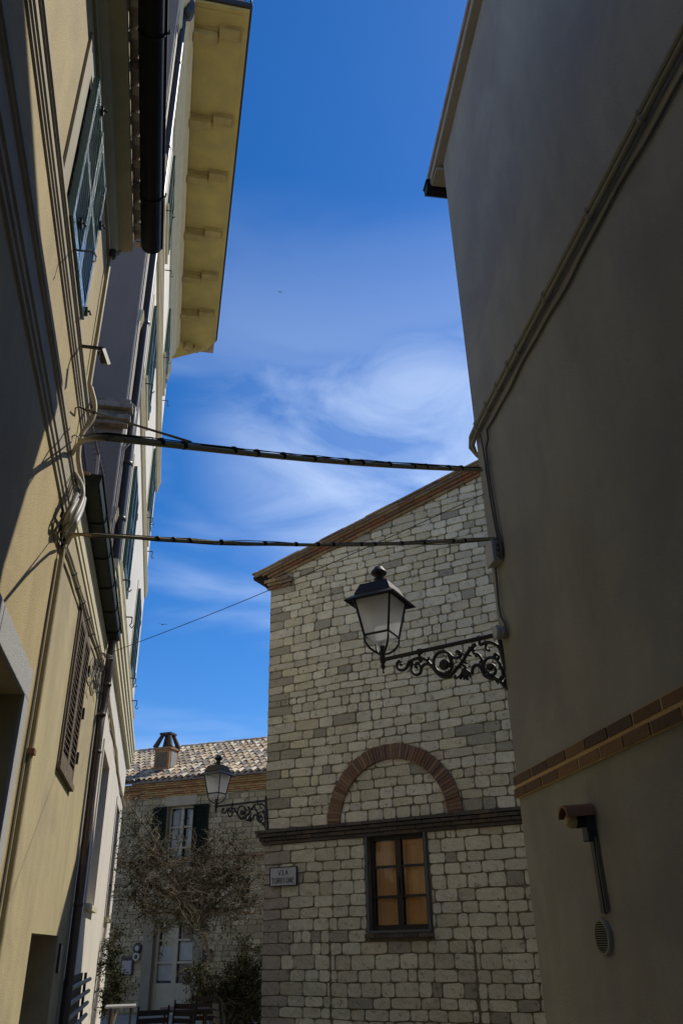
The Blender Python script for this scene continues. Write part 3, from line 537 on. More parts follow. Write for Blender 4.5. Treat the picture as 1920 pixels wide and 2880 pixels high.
# ------------------------------------------------------------------ gabled limestone house
gh = thing('gabled_stone_house', G.P(5, 0, 0), 'pale limestone house with a sloping gable, brick arch and orange-boarded window', 'house')
ZE, SL, SE = 7.02, .235, 6.90
gz_ = lambda u: ZE+SL*(SE-u)
AC, AZ, AR0, AR1 = 4.85, 3.02, .80, 1.00
GWN = (4.42, 5.24, 1.72, 2.84)
def gtone(u, z, q):
    c = (.78, .71, .49) if rnd.random() < .74 else (.68, .60, .40)
    if rnd.random() < .07: c = (.40, .36, .25)
    if z > 3.2 and rnd.random() < (.45 if u > 6.0 else .12): c = (.72, .64, .40)
    if q: c = rnd.choice([(.64, .57, .40), (.44, .39, .27), (.68, .61, .44), (.40, .36, .25)]) if z > 3 else (.46, .39, .29)
    return J(c, .12)
def ghole(lo):
    def f(a, b, z, z1):
        if lo and z1 > GWN[2]-.06 and z < GWN[3]+.1:
            o = []
            if a < GWN[0]-.05: o.append((a, min(b, GWN[0]-.05)))
            if b > GWN[1]+.05: o.append((max(a, GWN[1]+.05), b))
            return o
        if lo:
            for g_ in (5.84, 3.86): # vertical joints of the old pilasters
                if a < g_ < b: return [(a, g_-.008), (g_+.008, b)]
        return [(a, b)]
    return f
UR = 1.2
mb = MB(); stones(mb, G, UR, SE, 3.04, gz_, hole=None, quoin=.32, tone=gtone, ring=(AC, AZ, AR0-.01, AR1+.01))
stones(mb, G, UR, SE, .02, lambda u: 2.84, hole=ghole(True), quoin=.34, tone=gtone, cw=.142)
# body behind the stones with the mortar colour
mo = MB()
pl = [(UR-4, 0), (SE-.004, 0), (SE-.004, gz_(SE)), (1.0, gz_(1.0)), (UR-4, gz_(1.0)-.235*(1.0-UR+4))]
slab(mo, G, UR-4, SE-.004, 0, 3.0, -.25, 0, [GWN])
mo.prism([G.P(u, 0, z) for u, z in [(UR-4, 3.0)]+[(SE-.004, 3.0)]+pl[2:]], [G.P(u, -.25, z) for u, z in [(UR-4, 3.0)]+[(SE-.004, 3.0)]+pl[2:]])
mo.prism([G.P(u, -.25, z) for u, z in pl], [G.P(u, -9, z) for u, z in pl])
wall = mo.build('wall', M['mortar'], gh)
mb.build('stone_facing', M['stone'], gh, fix=False)
# stones of the side wall round the corner
GS = Fr(-61.8+90, 0, -1)
cpt = G.P(SE, 0, 0); GS.p = cpt.dot(GS.n); cu = cpt.dot(GS.d)
GS.o = 1 if (G.d).dot(GS.n) > 0 else -1
mb = MB(); stones(mb, GS, cu, cu+8, .02, lambda u: 7.0, tone=gtone, grid=(2, 2)) ; mb.build('stone_facing', M['stone'], gh, fix=False)
# brick arch
mb = MB(); nb = 58
for i in range(nb):
    a0 = math.pi*(i+.07)/nb; a1 = math.pi*(i+.93)/nb; c = J(rnd.choice(BR), .15); wj = .045+rnd.uniform(-.006, .008)
    k = AR1+rnd.uniform(-.008, .008)
    q = [(AC+math.cos(a)*r, AZ+math.sin(a)*r) for a, r in ((a0, AR0), (a0, k), (a1, k), (a1, AR0))]
    mb.prism([G.P(u, .0, z) for u, z in q], [G.P(u, wj, z) for u, z in q], c)
q = [(AC+math.cos(math.pi*i/30)*r, AZ+math.sin(math.pi*i/30)*r) for i, r in [(i, AR1-.002) for i in range(31)]+[(i, AR0+.002) for i in range(30, -1, -1)]]
mb.build('brick_arch', M['brick'], gh)
mb = MB(); 
for i in range(30):
    q = [(AC+math.cos(math.pi*a/30)*r, AZ+math.sin(math.pi*a/30)*r) for a, r in ((i, AR0+.002), (i, AR1-.002), (i+1, AR1-.002), (i+1, AR0+.002))]
    mb.prism([G.P(u, .0, z) for u, z in q], [G.P(u, .031, z) for u, z in q])
mb.build('arch_mortar', M['mortar'], gh)
DK = [(.15, .12, .085), (.10, .08, .06), (.17, .12, .075), (.12, .10, .08), (.09, .075, .055)]
mb = MB()
for z0, z1, w1, e in ((2.84, 2.885, .045, .03), (2.888, 2.935, .075, .055), (2.938, 2.985, .105, .085), (2.988, 3.035, .125, .10)):
    brickrow(mb, G, UR-1, SE+e, .0, w1, z0, z1, ln=.26, gap=.008, pal=DK, off=rnd.random())
    brickrow(mb, GS, cu, cu+6, .0, e, z0, z1, ln=.26, gap=.008, pal=DK)
mb.box(G, UR-1, SE+.02, .0, .04, 2.84, 3.03, (.08, .06, .045))
mb.build('cornice_band', M['darkstone'], gh)
# window
a, b, z0, z1 = GWN
mb = MB(); mb.box(G, b+.0, b+.03, -.02, .045, z0-.03, z1); mb.box(G, a-.03, a, -.02, .045, z0-.03, z1); mb.box(G, a, b, .002, .04, z0-.034, z0-.002); wf = mb.build('window_surround', mat('dark_grey_surround', (.14, .14, .125), bump=.5, bs=60, var=.4, vs=8), gh, bevel=.004)
mb = MB(); brickrow(mb, G, a-.06, b+.06, -.05, .07, z0-.085, z0-.035, ln=.2, pal=DK); mb.build('window_sill', M['darkstone'], gh)
mb = MB(); mb.box(G, a, b, -.249, -.20, z0, z1); wb = mb.build('window', M['dark'], gh)
f = MB(); W0, W1 = -.10, -.055
f.box(G, a, a+.05, W0, W1, z0, z1); f.box(G, b-.05, b, W0, W1, z0, z1); f.box(G, a+.05, b-.05, W0, W1-.001, z0, z0+.055); f.box(G, a+.05, b-.05, W0, W1-.001, z1-.05, z1)
md = (a+b)/2; f.box(G, md-.04, md+.04, W0, W1+.008, z0+.055, z1-.05); f.tube([G.P(md, W1+.02, z0+.4), G.P(md, W1+.02, z0+.62)], .008, 6)
for t in (1/3, 2/3):
    zz = z0+.03+(z1-z0-.05)*t
    f.box(G, a+.05, md-.04, W0+.003, W1-.004, zz-.014, zz+.014); f.box(G, md+.04, b-.05, W0+.003, W1-.004, zz-.014, zz+.014)
f.build('window_frame', M['darkframe'], wb)
bd = MB()
for s0, s1 in ((a+.055, md-.045), (md+.045, b-.055)): # pine shutters behind the panes
    n = 3
    for i in range(n): bd.box(G, s0+(s1-s0)*i/n+.001, s0+(s1-s0)*(i+1)/n-.001, W0-.035, W0-.018+rnd.uniform(-.002, .002), z0+.06, z1-.06, J((1, 1, 1), .05))
    bd.box(G, s0+.002, s1-.002, W0-.017, W0-.008, z0+.06, z0+.11); bd.box(G, s0+.002, s1-.002, W0-.017, W0-.008, z1-.12, z1-.06)
    bd.box(G, s0+.002, s0+.045, W0-.017, W0-.009, z0+.11, z1-.12); bd.box(G, s1-.045, s1-.002, W0-.017, W0-.009, z0+.11, z1-.12)
bd.build('wooden_board', M['pine'], wb)
mb = MB(); mb.quad(G.P(a+.05, W0+.02, z0+.05), G.P(b-.05, W0+.02, z0+.05), G.P(b-.05, W0+.02, z1-.05), G.P(a+.05, W0+.02, z1-.05)); mb.build('glass_panes', M['pane'], wb)
# verge: brick courses under the tiles, following the slope
def sloped(mb, u0, u1, w0, w1, dz0, dz1, ln, gap, pal, jit=.0):
    u = u0
    while u < u1:
        b = min(u+ln-gap, u1); j = rnd.uniform(-jit, jit); c = rnd.choice(pal)
        mb.hexa([G.P(x, w, gz_(x)+dz) for dz in (dz0+j, dz1+j) for w in (w0, w1+j) for x in (u, b)], c); u += ln
YB = [(.36, .27, .12), (.30, .20, .09), (.24, .17, .09), (.33, .16, .07)]
mb = MB(); sloped(mb, UR, SE+.02, 0, .055, -.075, -.028, .27, .008, YB); sloped(mb, UR, SE+.06, 0, .085, -.024, .022, .25, .008, [(.30, .12, .05), (.26, .14, .07), (.2, .12, .07), (.34, .2, .1)]); sloped(mb, UR, SE+.10, 0, .12, .026, .066, .27, .008, YB)
brickrow(mb, G, SE-.42, SE+.03, 0, .06, 6.78, 6.83, ln=.2, pal=YB); brickrow(mb, G, SE-.46, SE+.05, 0, .085, 6.833, 6.885, ln=.2, pal=YB); brickrow(mb, G, SE-.40, SE+.07, 0, .10, 6.888, 6.95, ln=.24, pal=YB)
mb.build('brick_verge', M['brick'], gh)
mb = MB(); sloped(mb, UR, SE+.24, -.3, .15, .07, .095, .36, -.02, [(.33, .22, .12), (.26, .18, .10), (.4, .3, .18), (.2, .14, .09)], .006); sloped(mb, UR, SE+.26, .02, .185, .097, .118, .42, -.02, [(.36, .24, .13), (.24, .15, .09), (.42, .3, .17)], .006)
pl = [(SE+.22, gz_(SE+.22)+.07), (1.0, gz_(1.0)+.07), (1.0, gz_(1.0)+.11), (SE+.22, gz_(SE+.22)+.11)]
mb.prism([G.P(u, -.301, z) for u, z in pl], [G.P(u, -9, z) for u, z in pl], (.3, .21, .13))
pl = [(1.0, gz_(1.0)+.07), (-4, gz_(1.0)-1.1), (-4, gz_(1.0)-1.06), (1.0, gz_(1.0)+.11)]
mb.prism([G.P(u, .15, z) for u, z in pl], [G.P(u, -9, z) for u, z in pl], (.3, .21, .13)); mb.build('roof', M['tile'], gh)
mb = MB(); pts = [(SE+.02, 6.80), (SE+.16, 6.98), (SE+.28, 7.0), (SE+.30, 7.06), (SE+.02, 7.07)]
mb.prism([G.P(u, .10, z) for u, z in pts], [G.P(u, -9, z) for u, z in pts]); mb.build('gutter', M['gutter'], gh)
# street name plate
ss = thing('street_name_sign', G.P(6.55, .04, 2.42), 'white plate reading VIA TORRIONE on the stone house corner', 'sign')
mb = MB(); mb.box(G, 6.335, 6.755, .045, .062, 2.305, 2.53); mb.build('plate', M['sign'], ss, bevel=.003)
mb = MB()
for q in ((6.325, 6.335, 2.295, 2.54), (6.755, 6.765, 2.295, 2.54), (6.335, 6.755, 2.295, 2.305), (6.335, 6.755, 2.53, 2.54)): mb.box(G, q[0], q[1], .04, .066, q[2], q[3])
mb.build('plate_edge', M['darkframe'], ss)
MAT_G = Matrix((-G.d, Vector((0, 0, 1)), -G.n)).transposed().to_4x4()
SERIF = { # simple serif capitals as strokes on a 1 x 1.4 grid
 'V': [[(0, 1.4), (.5, 0), (1, 1.4)]], 'I': [[(.5, 0), (.5, 1.4)], [(.25, 0), (.75, 0)], [(.25, 1.4), (.75, 1.4)]], 'A': [[(0, 0), (.5, 1.4), (1, 0)], [(.2, .5), (.8, .5)]],
 'T': [[(.5, 0), (.5, 1.35)], [(0, 1.4), (1, 1.4)], [(0, 1.36), (1, 1.36)]], 'O': [[(.5+.48*math.cos(t), .7+.7*math.sin(t)) for t in [math.pi*2*i/16 for i in range(17)]]],
 'R': [[(.1, 0), (.1, 1.4), (.65, 1.4), (.9, 1.2), (.9, .95), (.65, .72), (.1, .72)], [(.5, .72), (1, 0)]], 'N': [[(.1, 0), (.1, 1.4), (.9, 0), (.9, 1.4)]], 'E': [[(.9, 0), (.1, 0), (.1, 1.4), (.9, 1.4)], [(.1, .72), (.7, .72)]]}
mb = MB()
def word(txt, cu, cz, h, adv):
    k = h/1.4; x = cu+len(txt)*adv/2
    for c in txt:
        for st in SERIF[c]:
            for (a0, b0), (a1, b1) in zip(st, st[1:]):
                th = .0042 if abs(b1-b0) > .3 else .0034
                wid = adv*.74 if c != 'I' else adv*.6
                p0 = Vector((x-adv*.11-a0*wid, cz+b0*k)); p1 = Vector((x-adv*.11-a1*wid, cz+b1*k)); dv = (p1-p0); 
                if dv.length < 1e-6: continue
                dv.normalize(); nv = Vector((-dv.y, dv.x))*th; p0 -= dv*.002; p1 += dv*.002
                q = [p0+nv, p1+nv, p1-nv, p0-nv]
                mb.prism([G.P(t.x, .063, t.y) for t in q], [G.P(t.x, .0655, t.y) for t in q])
        x -= adv
word('VIA', 6.545, 2.435, .062, .058); word('TORRIONE', 6.545, 2.335, .062, .047)
mb.build('lettering', M['ink'], ss, fix=True)
# ------------------------------------------------------------------ stone house at the back with the tiled roof
bh = thing('tiled_roof_house', B.P(12, 0, 0), 'old stone house closing the street, sunlit pantile roof and green-shuttered window', 'house')
BW = B.uz(477, 2262), B.uz(535, 2400)
bw = (BW[1][0]-.02, BW[0][0]+.02, 3.55, 5.22)
bdv = (B.uz(548, 2600)[0], B.uz(436, 2600)[0], .0, 2.25)
bs = (B.uz(700, 2500)[0], B.uz(679, 2500)[0], 2.6, 3.2)
def bhole(a, b, z, z1):
    segs = [(a, b)]
    for h in (bw, bdv, bs):
        if z1 > h[2]-.02 and z < h[3]+.02:
            o = []
            for p, q in segs:
                if q <= h[0] or p >= h[1]: o.append((p, q)); continue
                if p < h[0]: o.append((p, h[0]-.02))
                if q > h[1]: o.append((h[1]+.02, q))
            segs = o
    return segs
def btone(u, z, q): return J(rnd.choice([(.32, .28, .18), (.28, .24, .155), (.22, .18, .12), (.36, .31, .21)]), .1)
mb = MB(); stones(mb, B, 8.6, 15.2, .05, lambda u: 3.70, hole=bhole, tone=btone, grid=(4, 3), cw=.15, bl=.28); stones(mb, B, 8.6, 15.2, 3.83, lambda u: 5.50, hole=bhole, tone=btone, grid=(4, 3), cw=.15, bl=.28); mb.build('stone_facing', M['stone'], bh, fix=False)
mb = MB(); slab(mb, B, 5, 19, 0, 5.9, -.25, 0, [bw, bdv, bs]); mb.box(B, 5, 19, -7, -.25, 0, 5.9); mb.build('wall', M['mortar'], bh)
mb = MB(); OB = [(.40, .20, .07), (.36, .24, .10), (.30, .15, .07), (.42, .28, .12)]
brickrow(mb, B, 8.6, 17, 0, .05, 3.71, 3.765, ln=.2, pal=BR); brickrow(mb, B, 8.6, 17, 0, .06, 3.768, 3.82, ln=.2, pal=BR)
mb.build('brick_string', M['brick'], bh); mb = MB()
for i, (z0, w1) in enumerate(((5.51, .05), (5.565, .09), (5.62, .12), (5.675, .10), (5.73, .18), (5.785, .22), (5.84, .24))): brickrow(mb, B, 8.6, 17, 0, w1, z0, z0+.052, ln=.2, pal=OB, off=(i % 2)*.5)
mb.build('brick_cornice', M['brick'], bh)
# barrel tiles
ew, ez = .38, 5.93; rdg = B.uz(560, 2101, -3.0)[1]; sl = (rdg-ez)/(3.0+ew)
mb = MB(); u = 8.6; PAL = [(.48, .36, .20), (.40, .28, .14), (.60, .48, .30), (.28, .19, .10), (.42, .26, .12), (.19, .13, .08), (.66, .55, .37), (.34, .25, .13), (.12, .09, .06)]
rows = 11; rl = (3.0+ew)/rows
while u < 17.2:
    for r_ in range(rows):
        c = J(rnd.choice(PAL), .15); w0 = ew-r_*rl+rnd.uniform(-.02, .03); w1 = w0-rl-.06; ro = .082+rnd.uniform(-.006, .006); ri = ro*.86; du = rnd.uniform(-.012, .012)
        a0 = ez+(ew-w0)*sl+.045+rnd.uniform(-.006, .008); a1 = ez+(ew-w1)*sl+.02
        arc = [(math.cos(t), math.sin(t)) for t in [math.pi*i/6 for i in range(7)]]
        A_ = [B.P(u+du+x*ro, w0, a0+y*ro*.8) for x, y in arc]; B_ = [B.P(u+du+x*ri, w1, a1+y*ri*.8) for x, y in arc]; C_ = [B.P(u+du+x*(ro-.014), w0, a0+y*(ro-.016)*.8) for x, y in arc]
        mb.add(A_+B_, [(i, i+1, i+8, i+7) for i in range(6)], c, True)
        mb.add(A_+C_, [(i, i+1, i+8, i+7) for i in range(6)], tuple(x*.9 for x in c))
    u += .205
mb.prism([B.P(8.5, ew-.05, ez), B.P(8.5, -3, rdg-.0), B.P(8.5, -3, rdg-.1), B.P(8.5, ew-.05, ez-.04)], [B.P(17.2, ew-.05, ez), B.P(17.2, -3, rdg), B.P(17.2, -3, rdg-.1), B.P(17.2, ew-.05, ez-.04)], (.10, .07, .05))
mb.prism([B.P(8.5, -3, rdg), B.P(8.5, -6.9, ez+.1), B.P(8.5, -6.9, ez)], [B.P(17.2, -3, rdg), B.P(17.2, -6.9, ez+.1), B.P(17.2, -6.9, ez)], (.2, .14, .1))
uu = 8.6
while uu < 17: mb.tube([B.P(uu, -3, rdg+.02), B.P(uu+.36, -3, rdg+.035)], .09, 8, J(rnd.choice(PAL), .1)); uu += .33
mb.build('roof', M['tile'], bh, fix=False)
# chimney
cw_ = .0-1.1; cu0, cz0 = B.uz(452, 2165, -.45); mb = MB(); cz = cz0-.25; WB = -.45
mb.box(B, cu0-.26, cu0+.26, WB-.55, WB, cz, cz0+.62); mb.box(B, cu0-.30, cu0+.30, WB-.59, WB+.04, cz0+.62, cz0+.68); mb.box(B, cu0-.29, cu0+.29, WB-.58, WB+.03, cz0-.08, cz0-.02)
chm = mb.build('chimney', mat('rusty_chimney_render', (.36, .2, .08), bump=.5, bs=20, var=.7, vs=5, var2=(.16, .08, .04)), bh)
mb = MB(); mb.box(B, cu0-.18, cu0+.2, WB, WB+.012, cz0+.08, cz0+.52); mb.build('chimney_panel', M['wood'], chm); mb = MB(); mb.box(B, cu0-.275, cu0-.262, WB-.45, WB-.1, cz0+.06, cz0+.55); mb.build('chimney_panel', M['plastic'], chm)
mb = MB(); zt = cz0+.68; top = [(cu0-.12, WB-.4), (cu0+.12, WB-.4), (cu0-.12, WB-.16), (cu0+.12, WB-.16)]; bot = [(cu0-.27, WB-.55), (cu0+.27, WB-.55), (cu0-.27, WB), (cu0+.27, WB)]
for (a0, b0), (a1, b1) in zip(bot, top): mb.tube([B.P(a0, b0, zt), B.P(a1, b1, zt+.42)], [.085, .06], 4)
mb.tube([B.P(cu0, WB-.28, zt), B.P(cu0, WB-.28, zt+.4)], .05, 6)
mb.box(B, cu0-.20, cu0+.20, WB-.47, WB-.09, zt+.42, zt+.48); mb.build('chimney_cowl', mat('rusty_metal', (.06, .04, .03), rough=.8, var=.5, vs=9), chm)
# green-shuttered window
a, b, z0, z1 = bw
mb = MB(); mb.box(B, a, b, -.249, -.22, z0, z1); w_ = mb.build('window', M['glass'], bh)
mb = MB(); mb.box(B, a+.06, a+.24, -.218, -.21, z0+.1, z1-.1); mb.box(B, b-.26, b-.06, -.218, -.21, z0+.1, z1-.1); mb.build('curtain', M['curtain'], w_)
f = MB(); md = (a+b)/2
for q in ((a, a+.05), (b-.05, b), (md-.045, md+.045)): f.box(B, q[0], q[1], -.17, -.12, z0, z1)
for zz in (z0, z0+.52, z0+1.08, z1-.05): f.box(B, a+.05, md-.045, -.165, -.125, zz, zz+.045); f.box(B, md+.045, b-.05, -.165, -.125, zz, zz+.045)
f.build('window_frame', M['whitewood'], w_)
mb = MB(); mb.box(B, a-.1, b+.1, 0, .03, z1+.02, z1+.3); mb.build('lintel', M['trim'], w_); mb = MB(); mb.box(B, a-.08, b+.08, 0, .06, z0-.1, z0-.02); mb.build('window_sill', M['trim'], w_)
GD = mat('dark_green_shutter', (.007, .010, .008), rough=.8, spec=.15)
mb = MB(); mb.box(B, a-.51, a-.04, .035, .049, z0+.01, z1-.01); mb.build('shutter_back', GD, w_); mb = MB(); mb.box(B, b+.04, b+.47, .035, .049, z0+.01, z1-.01); mb.build('shutter_back', GD, w_)
shutter_leaf(B, a-.52, a-.03, z0, z1, .05, GD, bh, pitch=.09, st=.06); shutter_leaf(B, b+.03, b+.48, z0, z1, .05, GD, bh, pitch=.09, st=.06)
a, b, z0, z1 = bs; mb = MB(); mb.box(B, a, b, -.2, -.15, z0, z1); mb.build('window', M['dark'], bh); mb = MB(); mb.box(B, a, b, .0, .03, z0, z1); mb.build('shutter', GD, bh)
# glazed door
a, b, z0, z1 = bdv
mb = MB(); mb.box(B, a, b, -.249, -.2, z0, z1); d_ = mb.build('door', M['glass'], bh); md = (a+b)/2
f = MB()
for q in ((a, a+.09), (b-.09, b), (md-.07, md+.07)): f.box(B, q[0], q[1], -.19, -.12, z0, z1)
for s0, s1 in ((a+.09, md-.07), (md+.07, b-.09)):
    f.box(B, s0, s1, -.185, -.125, 0, .72); 
    for zz in (1.18, 1.72, z1-.06): f.box(B, s0, s1, -.185, -.13, zz, zz+.05)
f.build('door_frame', M['whitewood'], d_)
mb = MB(); mb.box(B, b+.0, b+.3, 0, .05, 0, z1+.2); mb.box(B, a-.3, a, 0, .05, 0, z1+.2); mb.box(B, a, b, 0, .05, z1, z1+.2); mb.build('door_surround', mat('door_stone', (.22, .20, .155), bump=.4, bs=30, var=.4, vs=4), d_)
mb = MB(); mb.box(B, a+.1, md-.1, -.196, -.19, 1.25, 1.68); mb.box(B, md+.1, b-.1, -.196, -.19, .78, 1.6); mb.build('curtain', M['curtain'], d_)
# discs, framed notice and letter box on that wall
for (x, y, r_, lb, m_) in ((387, 2668, .13, 'black round wall plaque left of the glazed door, upper of two', 'iron'), (384, 2692, .11, 'pale round wall plaque under the black one, left of the glazed door', 'plastic')):
    p = B.at(x, y, .05); o = thing('wall_plaque', p, lb, 'plaque'); mb = MB(); mb.lathe(p, [(r_, 0), (r_, .03), (r_*.8, .04)], 24, ax=-B.n); mb.build('disc', M[m_], o); mb = MB(); mb.lathe(p-B.n*.041, [(r_*.5, 0), (r_*.3, .01)], 20, ax=-B.n); mb.build('boss', M['plastic' if m_ == 'iron' else 'iron'], o)
p0u, p0z = B.uz(357, 2722, .05); o = thing('notice_frame', B.P(p0u, .05, p0z), 'dark framed notice with a pinkish poster left of the glazed door', 'notice')
mb = MB(); mb.box(B, p0u-.19, p0u+.19, .045, .08, p0z-.2, p0z+.2); mb.build('frame', M['iron'], o); mb = MB(); mb.box(B, p0u-.15, p0u+.15, .081, .088, p0z-.16, p0z+.16); mb.build('poster', M['screen'], o)
mb = MB()
for k in range(5): c_ = p0u-.14+k*.07; mb.tube([B.P(c_+math.cos(t)*.03, .06, p0z+.24+math.sin(t)*.035) for t in [math.pi*2*i/8 for i in range(9)]], .007, 5)
mb.build('crest', M['iron'], o)
p0u, p0z = B.uz(585, 2688, .05); o = thing('letter_box', B.P(p0u, .05, p0z), 'small dark letter box on the stone wall right of the glazed door', 'letter box')
mb = MB(); mb.box(B, p0u-.10, p0u+.10, .045, .14, p0z-.15, p0z+.15); mb.build('body', M['iron'], o, bevel=.01); mb = MB(); mb.box(B, p0u-.04, p0u+.05, .141, .146, p0z+.03, p0z+.05); mb.build('slot', M['plastic'], o)
# ------------------------------------------------------------------ street lamps (arm runs along +x from the lantern to the wall)
def make_lamp(label, glowcol=None):
    root = thing('street_lamp', (0, 0, 0), label, 'street lamp', 'iron street lamps on scrolled wall brackets')
    I = M['iron']; V = Vector
    def lp(X, Y, y=0): return V(((X-500)/962, y, -(Y-(885-.2247*(X-500)))/962))
    mb = MB(); mb.tube([V((0, 0, 0)), V((.93, 0, 0))], .016, 8); mb.tube([V((.30, 0, 0)), V((.33, 0, 0))], .024, 8); mb.tube([V((.78, 0, 0)), V((.80, 0, 0))], .022, 8); mb.tube([V((.31, 0, 0)), V((.31, 0, -.07))], .011, 6); mb.tube([V((.79, 0, 0)), V((.79, 0, -.05))], .010, 6); br = mb.build('bracket_arm', I, root)
    mb = MB()
    def sm(pts, n=5):
        o = []
        P = [pts[0]]+pts+[pts[-1]]
        for i in range(1, len(P)-2):
            for k in range(n):
                t = k/n; o.append(tuple(.5*((2*P[i][j])+(-P[i-1][j]+P[i+1][j])*t+(2*P[i-1][j]-5*P[i][j]+4*P[i+1][j]-P[i+2][j])*t*t+(-P[i-1][j]+3*P[i][j]-3*P[i+1][j]+P[i+2][j])*t**3) for j in (0, 1)))
        o.append(pts[-1]); return o
    def st(pts, r=.0095, taper=None):
        r *= 1.22; q = sm(pts); n = len(q); rs = [r*(1 if taper is None else 1-(1-taper)*i/n) for i in range(n)]; mb.tube([lp(x, y) for x, y in q], rs, 7)
    def leafs(lst, r=.011):
        for (x0, y0, x1, y1) in lst: mb.tube([lp(x0, y0), lp((x0+x1)/2, (y0+y1)/2), lp(x1, y1)], [r*.8, r, r*.35], 6)
    def ball(X, Y, r): mb.lathe(lp(X, Y, -.012), [(r*.6, 0), (r, .006), (r, .018), (r*.6, .024)], 12, ax=V((0, 1, 0)))
    st([(652, 900), (632, 893), (616, 912), (620, 945), (648, 957), (682, 945), (705, 912), (735, 884), (775, 868), (815, 862), (852, 878), (882, 908), (905, 925)], .010)
    ball(650, 915, .012); leafs([(700, 915, 715, 880), (720, 900, 700, 935), (820, 862, 800, 900), (860, 880, 875, 852), (800, 930, 835, 905)])
    st([(752, 900), (735, 915), (727, 945), (742, 975), (768, 986), (795, 972), (806, 942), (796, 912), (778, 902), (762, 915), (765, 932)], .0095); ball(768, 930, .012)
    st([(800, 955), (815, 925), (845, 905), (880, 912), (905, 940), (935, 975), (975, 993), (1018, 985), (1052, 955), (1075, 925)], .010)
    st([(1075, 925), (1060, 950), (1030, 968), (985, 972), (935, 955), (908, 912), (912, 862), (945, 825), (990, 812), (1028, 828), (1050, 850), (1085, 855), (1112, 840), (1112, 815), (1092, 808), (1082, 822)], .010)
    st([(1042, 860), (1048, 900), (1028, 945), (990, 960)], .008); ball(985, 905, .040); ball(1100, 822, .014)
    st([(1020, 925), (1036, 880), (1020, 838)], .008)
    st([(1075, 930), (1105, 900), (1130, 870), (1160, 825), (1195, 785), (1235, 752)], .011)
    leafs([(1130, 880, 1105, 860), (1150, 850, 1130, 815), (1165, 830, 1195, 838), (1185, 800, 1180, 768), (1130, 885, 1165, 890), (1120, 905, 1160, 925), (1110, 920, 1060, 915), (1200, 785, 1225, 800)])
    for x, y in ((1062, 1000), (1090, 1003), (1118, 1006), (1146, 1000), (1170, 985), (1188, 962)): st([(1125, 930), ((1125+x)/2+8, (930+y)/2+8), (x, y)], .010, .6)
    ball(1125, 945, .018); st([(1062, 1000), (1055, 985), (1068, 975)], .007); ball(1145, 995, .013)
    st([(1185, 965), (1192, 925), (1215, 902), (1242, 905), (1258, 935), (1272, 968), (1305, 985), (1345, 985), (1378, 1005), (1402, 1040)], .011)
    st([(1205, 790), (1215, 820), (1245, 832), (1262, 862), (1265, 895), (1262, 935)], .010); leafs([(1240, 830, 1215, 845), (1262, 870, 1240, 890)])
    st([(1385, 925), (1384, 880), (1355, 850), (1315, 848), (1283, 872), (1275, 915), (1295, 952), (1330, 962), (1352, 938), (1345, 905), (1322, 892)], .0095); ball(1314, 910, .026)
    st([(1262, 760), (1310, 742), (1352, 745), (1388, 768), (1404, 810), (1412, 870), (1424, 925)], .010)
    st([(1312, 745), (1300, 775), (1315, 798), (1332, 790)], .008); st([(1350, 830), (1368, 820), (1385, 838), (1375, 860)], .008); ball(1360, 828, .012)
    st([(1372, 1000), (1395, 975), (1400, 940), (1388, 905)], .010); leafs([(1345, 985, 1360, 1025), (1378, 1000, 1352, 1010), (1400, 960, 1430, 985), (1395, 975, 1370, 980), (1410, 900, 1435, 930), (1400, 1040, 1385, 1010)])
    st([(1440, 1000), (1412, 998), (1400, 1025), (1415, 1050), (1442, 1052), (1452, 1030), (1438, 1015)], .009); ball(1430, 1028, .010)
    mb.build('scrollwork', I, br)
    mb = MB(); mb.tube([lp(1392, 640), lp(1404, 700), lp(1418, 800), lp(1432, 900), lp(1446, 1000), lp(1458, 1070), lp(1468, 1130)], [.008, .017, .019, .018, .016, .012, .006], 8)
    ball(1400, 640, .014); ball(1455, 1075, .012); leafs([(1396, 620, 1402, 650)]); mb.build('wall_plate', I, br)
    # stem and finial under the lantern
    mb = MB(); mb.lathe((0, 0, -.105), [(.002, 0), (.008, .006), (.008, .014), (.004, .02), (.006, .028), (.018, .045), (.020, .06), (.012, .072), (.018, .08), (.024, .10), (.024, .125), (.020, .135), (.026, .15), (.022, .17), (.017, .19), (.020, .2), (.020, .245), (.014, .25)], 14); stem = mb.build('stem', I, root)
    lant = None
    RZ = Matrix.Rotation(math.radians(6), 3, 'Z')
    def sq(h, z): return [RZ @ V((x*h, y*h, z)) for x, y in ((-1, -1), (1, -1), (1, 1), (-1, 1))]
    ZB, ZT, HB, HT = .185, .470, .100, .150; ZN = .105
    mb = MB(); b, t = sq(HB, ZB), sq(HT, ZT)
    for i in range(4): mb.tube([b[i], t[i]], .0105, 4); mb.tube([b[i], b[(i+1) % 4]], .0095, 4); mb.tube([t[i], t[(i+1) % 4]], .011, 4)
    for i in range(4): mb.lathe(b[i]+V((0, 0, -.028)), [(.003, 0), (.007, .008), (.005, .016), (.009, .024)], 8)
    lant = mb.build('lantern_frame', I, root)
    for i in range(4):
        j = (i+1) % 4; nrm = ((b[i]+b[j])*.5-V((0, 0, ZB))).normalized()*-.004
        mb = MB(); mb.quad(b[i]+nrm, b[j]+nrm, t[j]+nrm, t[i]+nrm); mb.build('glass_pane', M['frosted'], lant)
    nk = sq(.024, ZN); mb = MB()
    for i in range(4): mb.quad(b[i]*.97+V((0, 0, .004)), b[(i+1) % 4]*.97+V((0, 0, .004)), nk[(i+1) % 4], nk[i])
    mb.build('lower_glass', M['frosted'], lant)
    mb = MB()
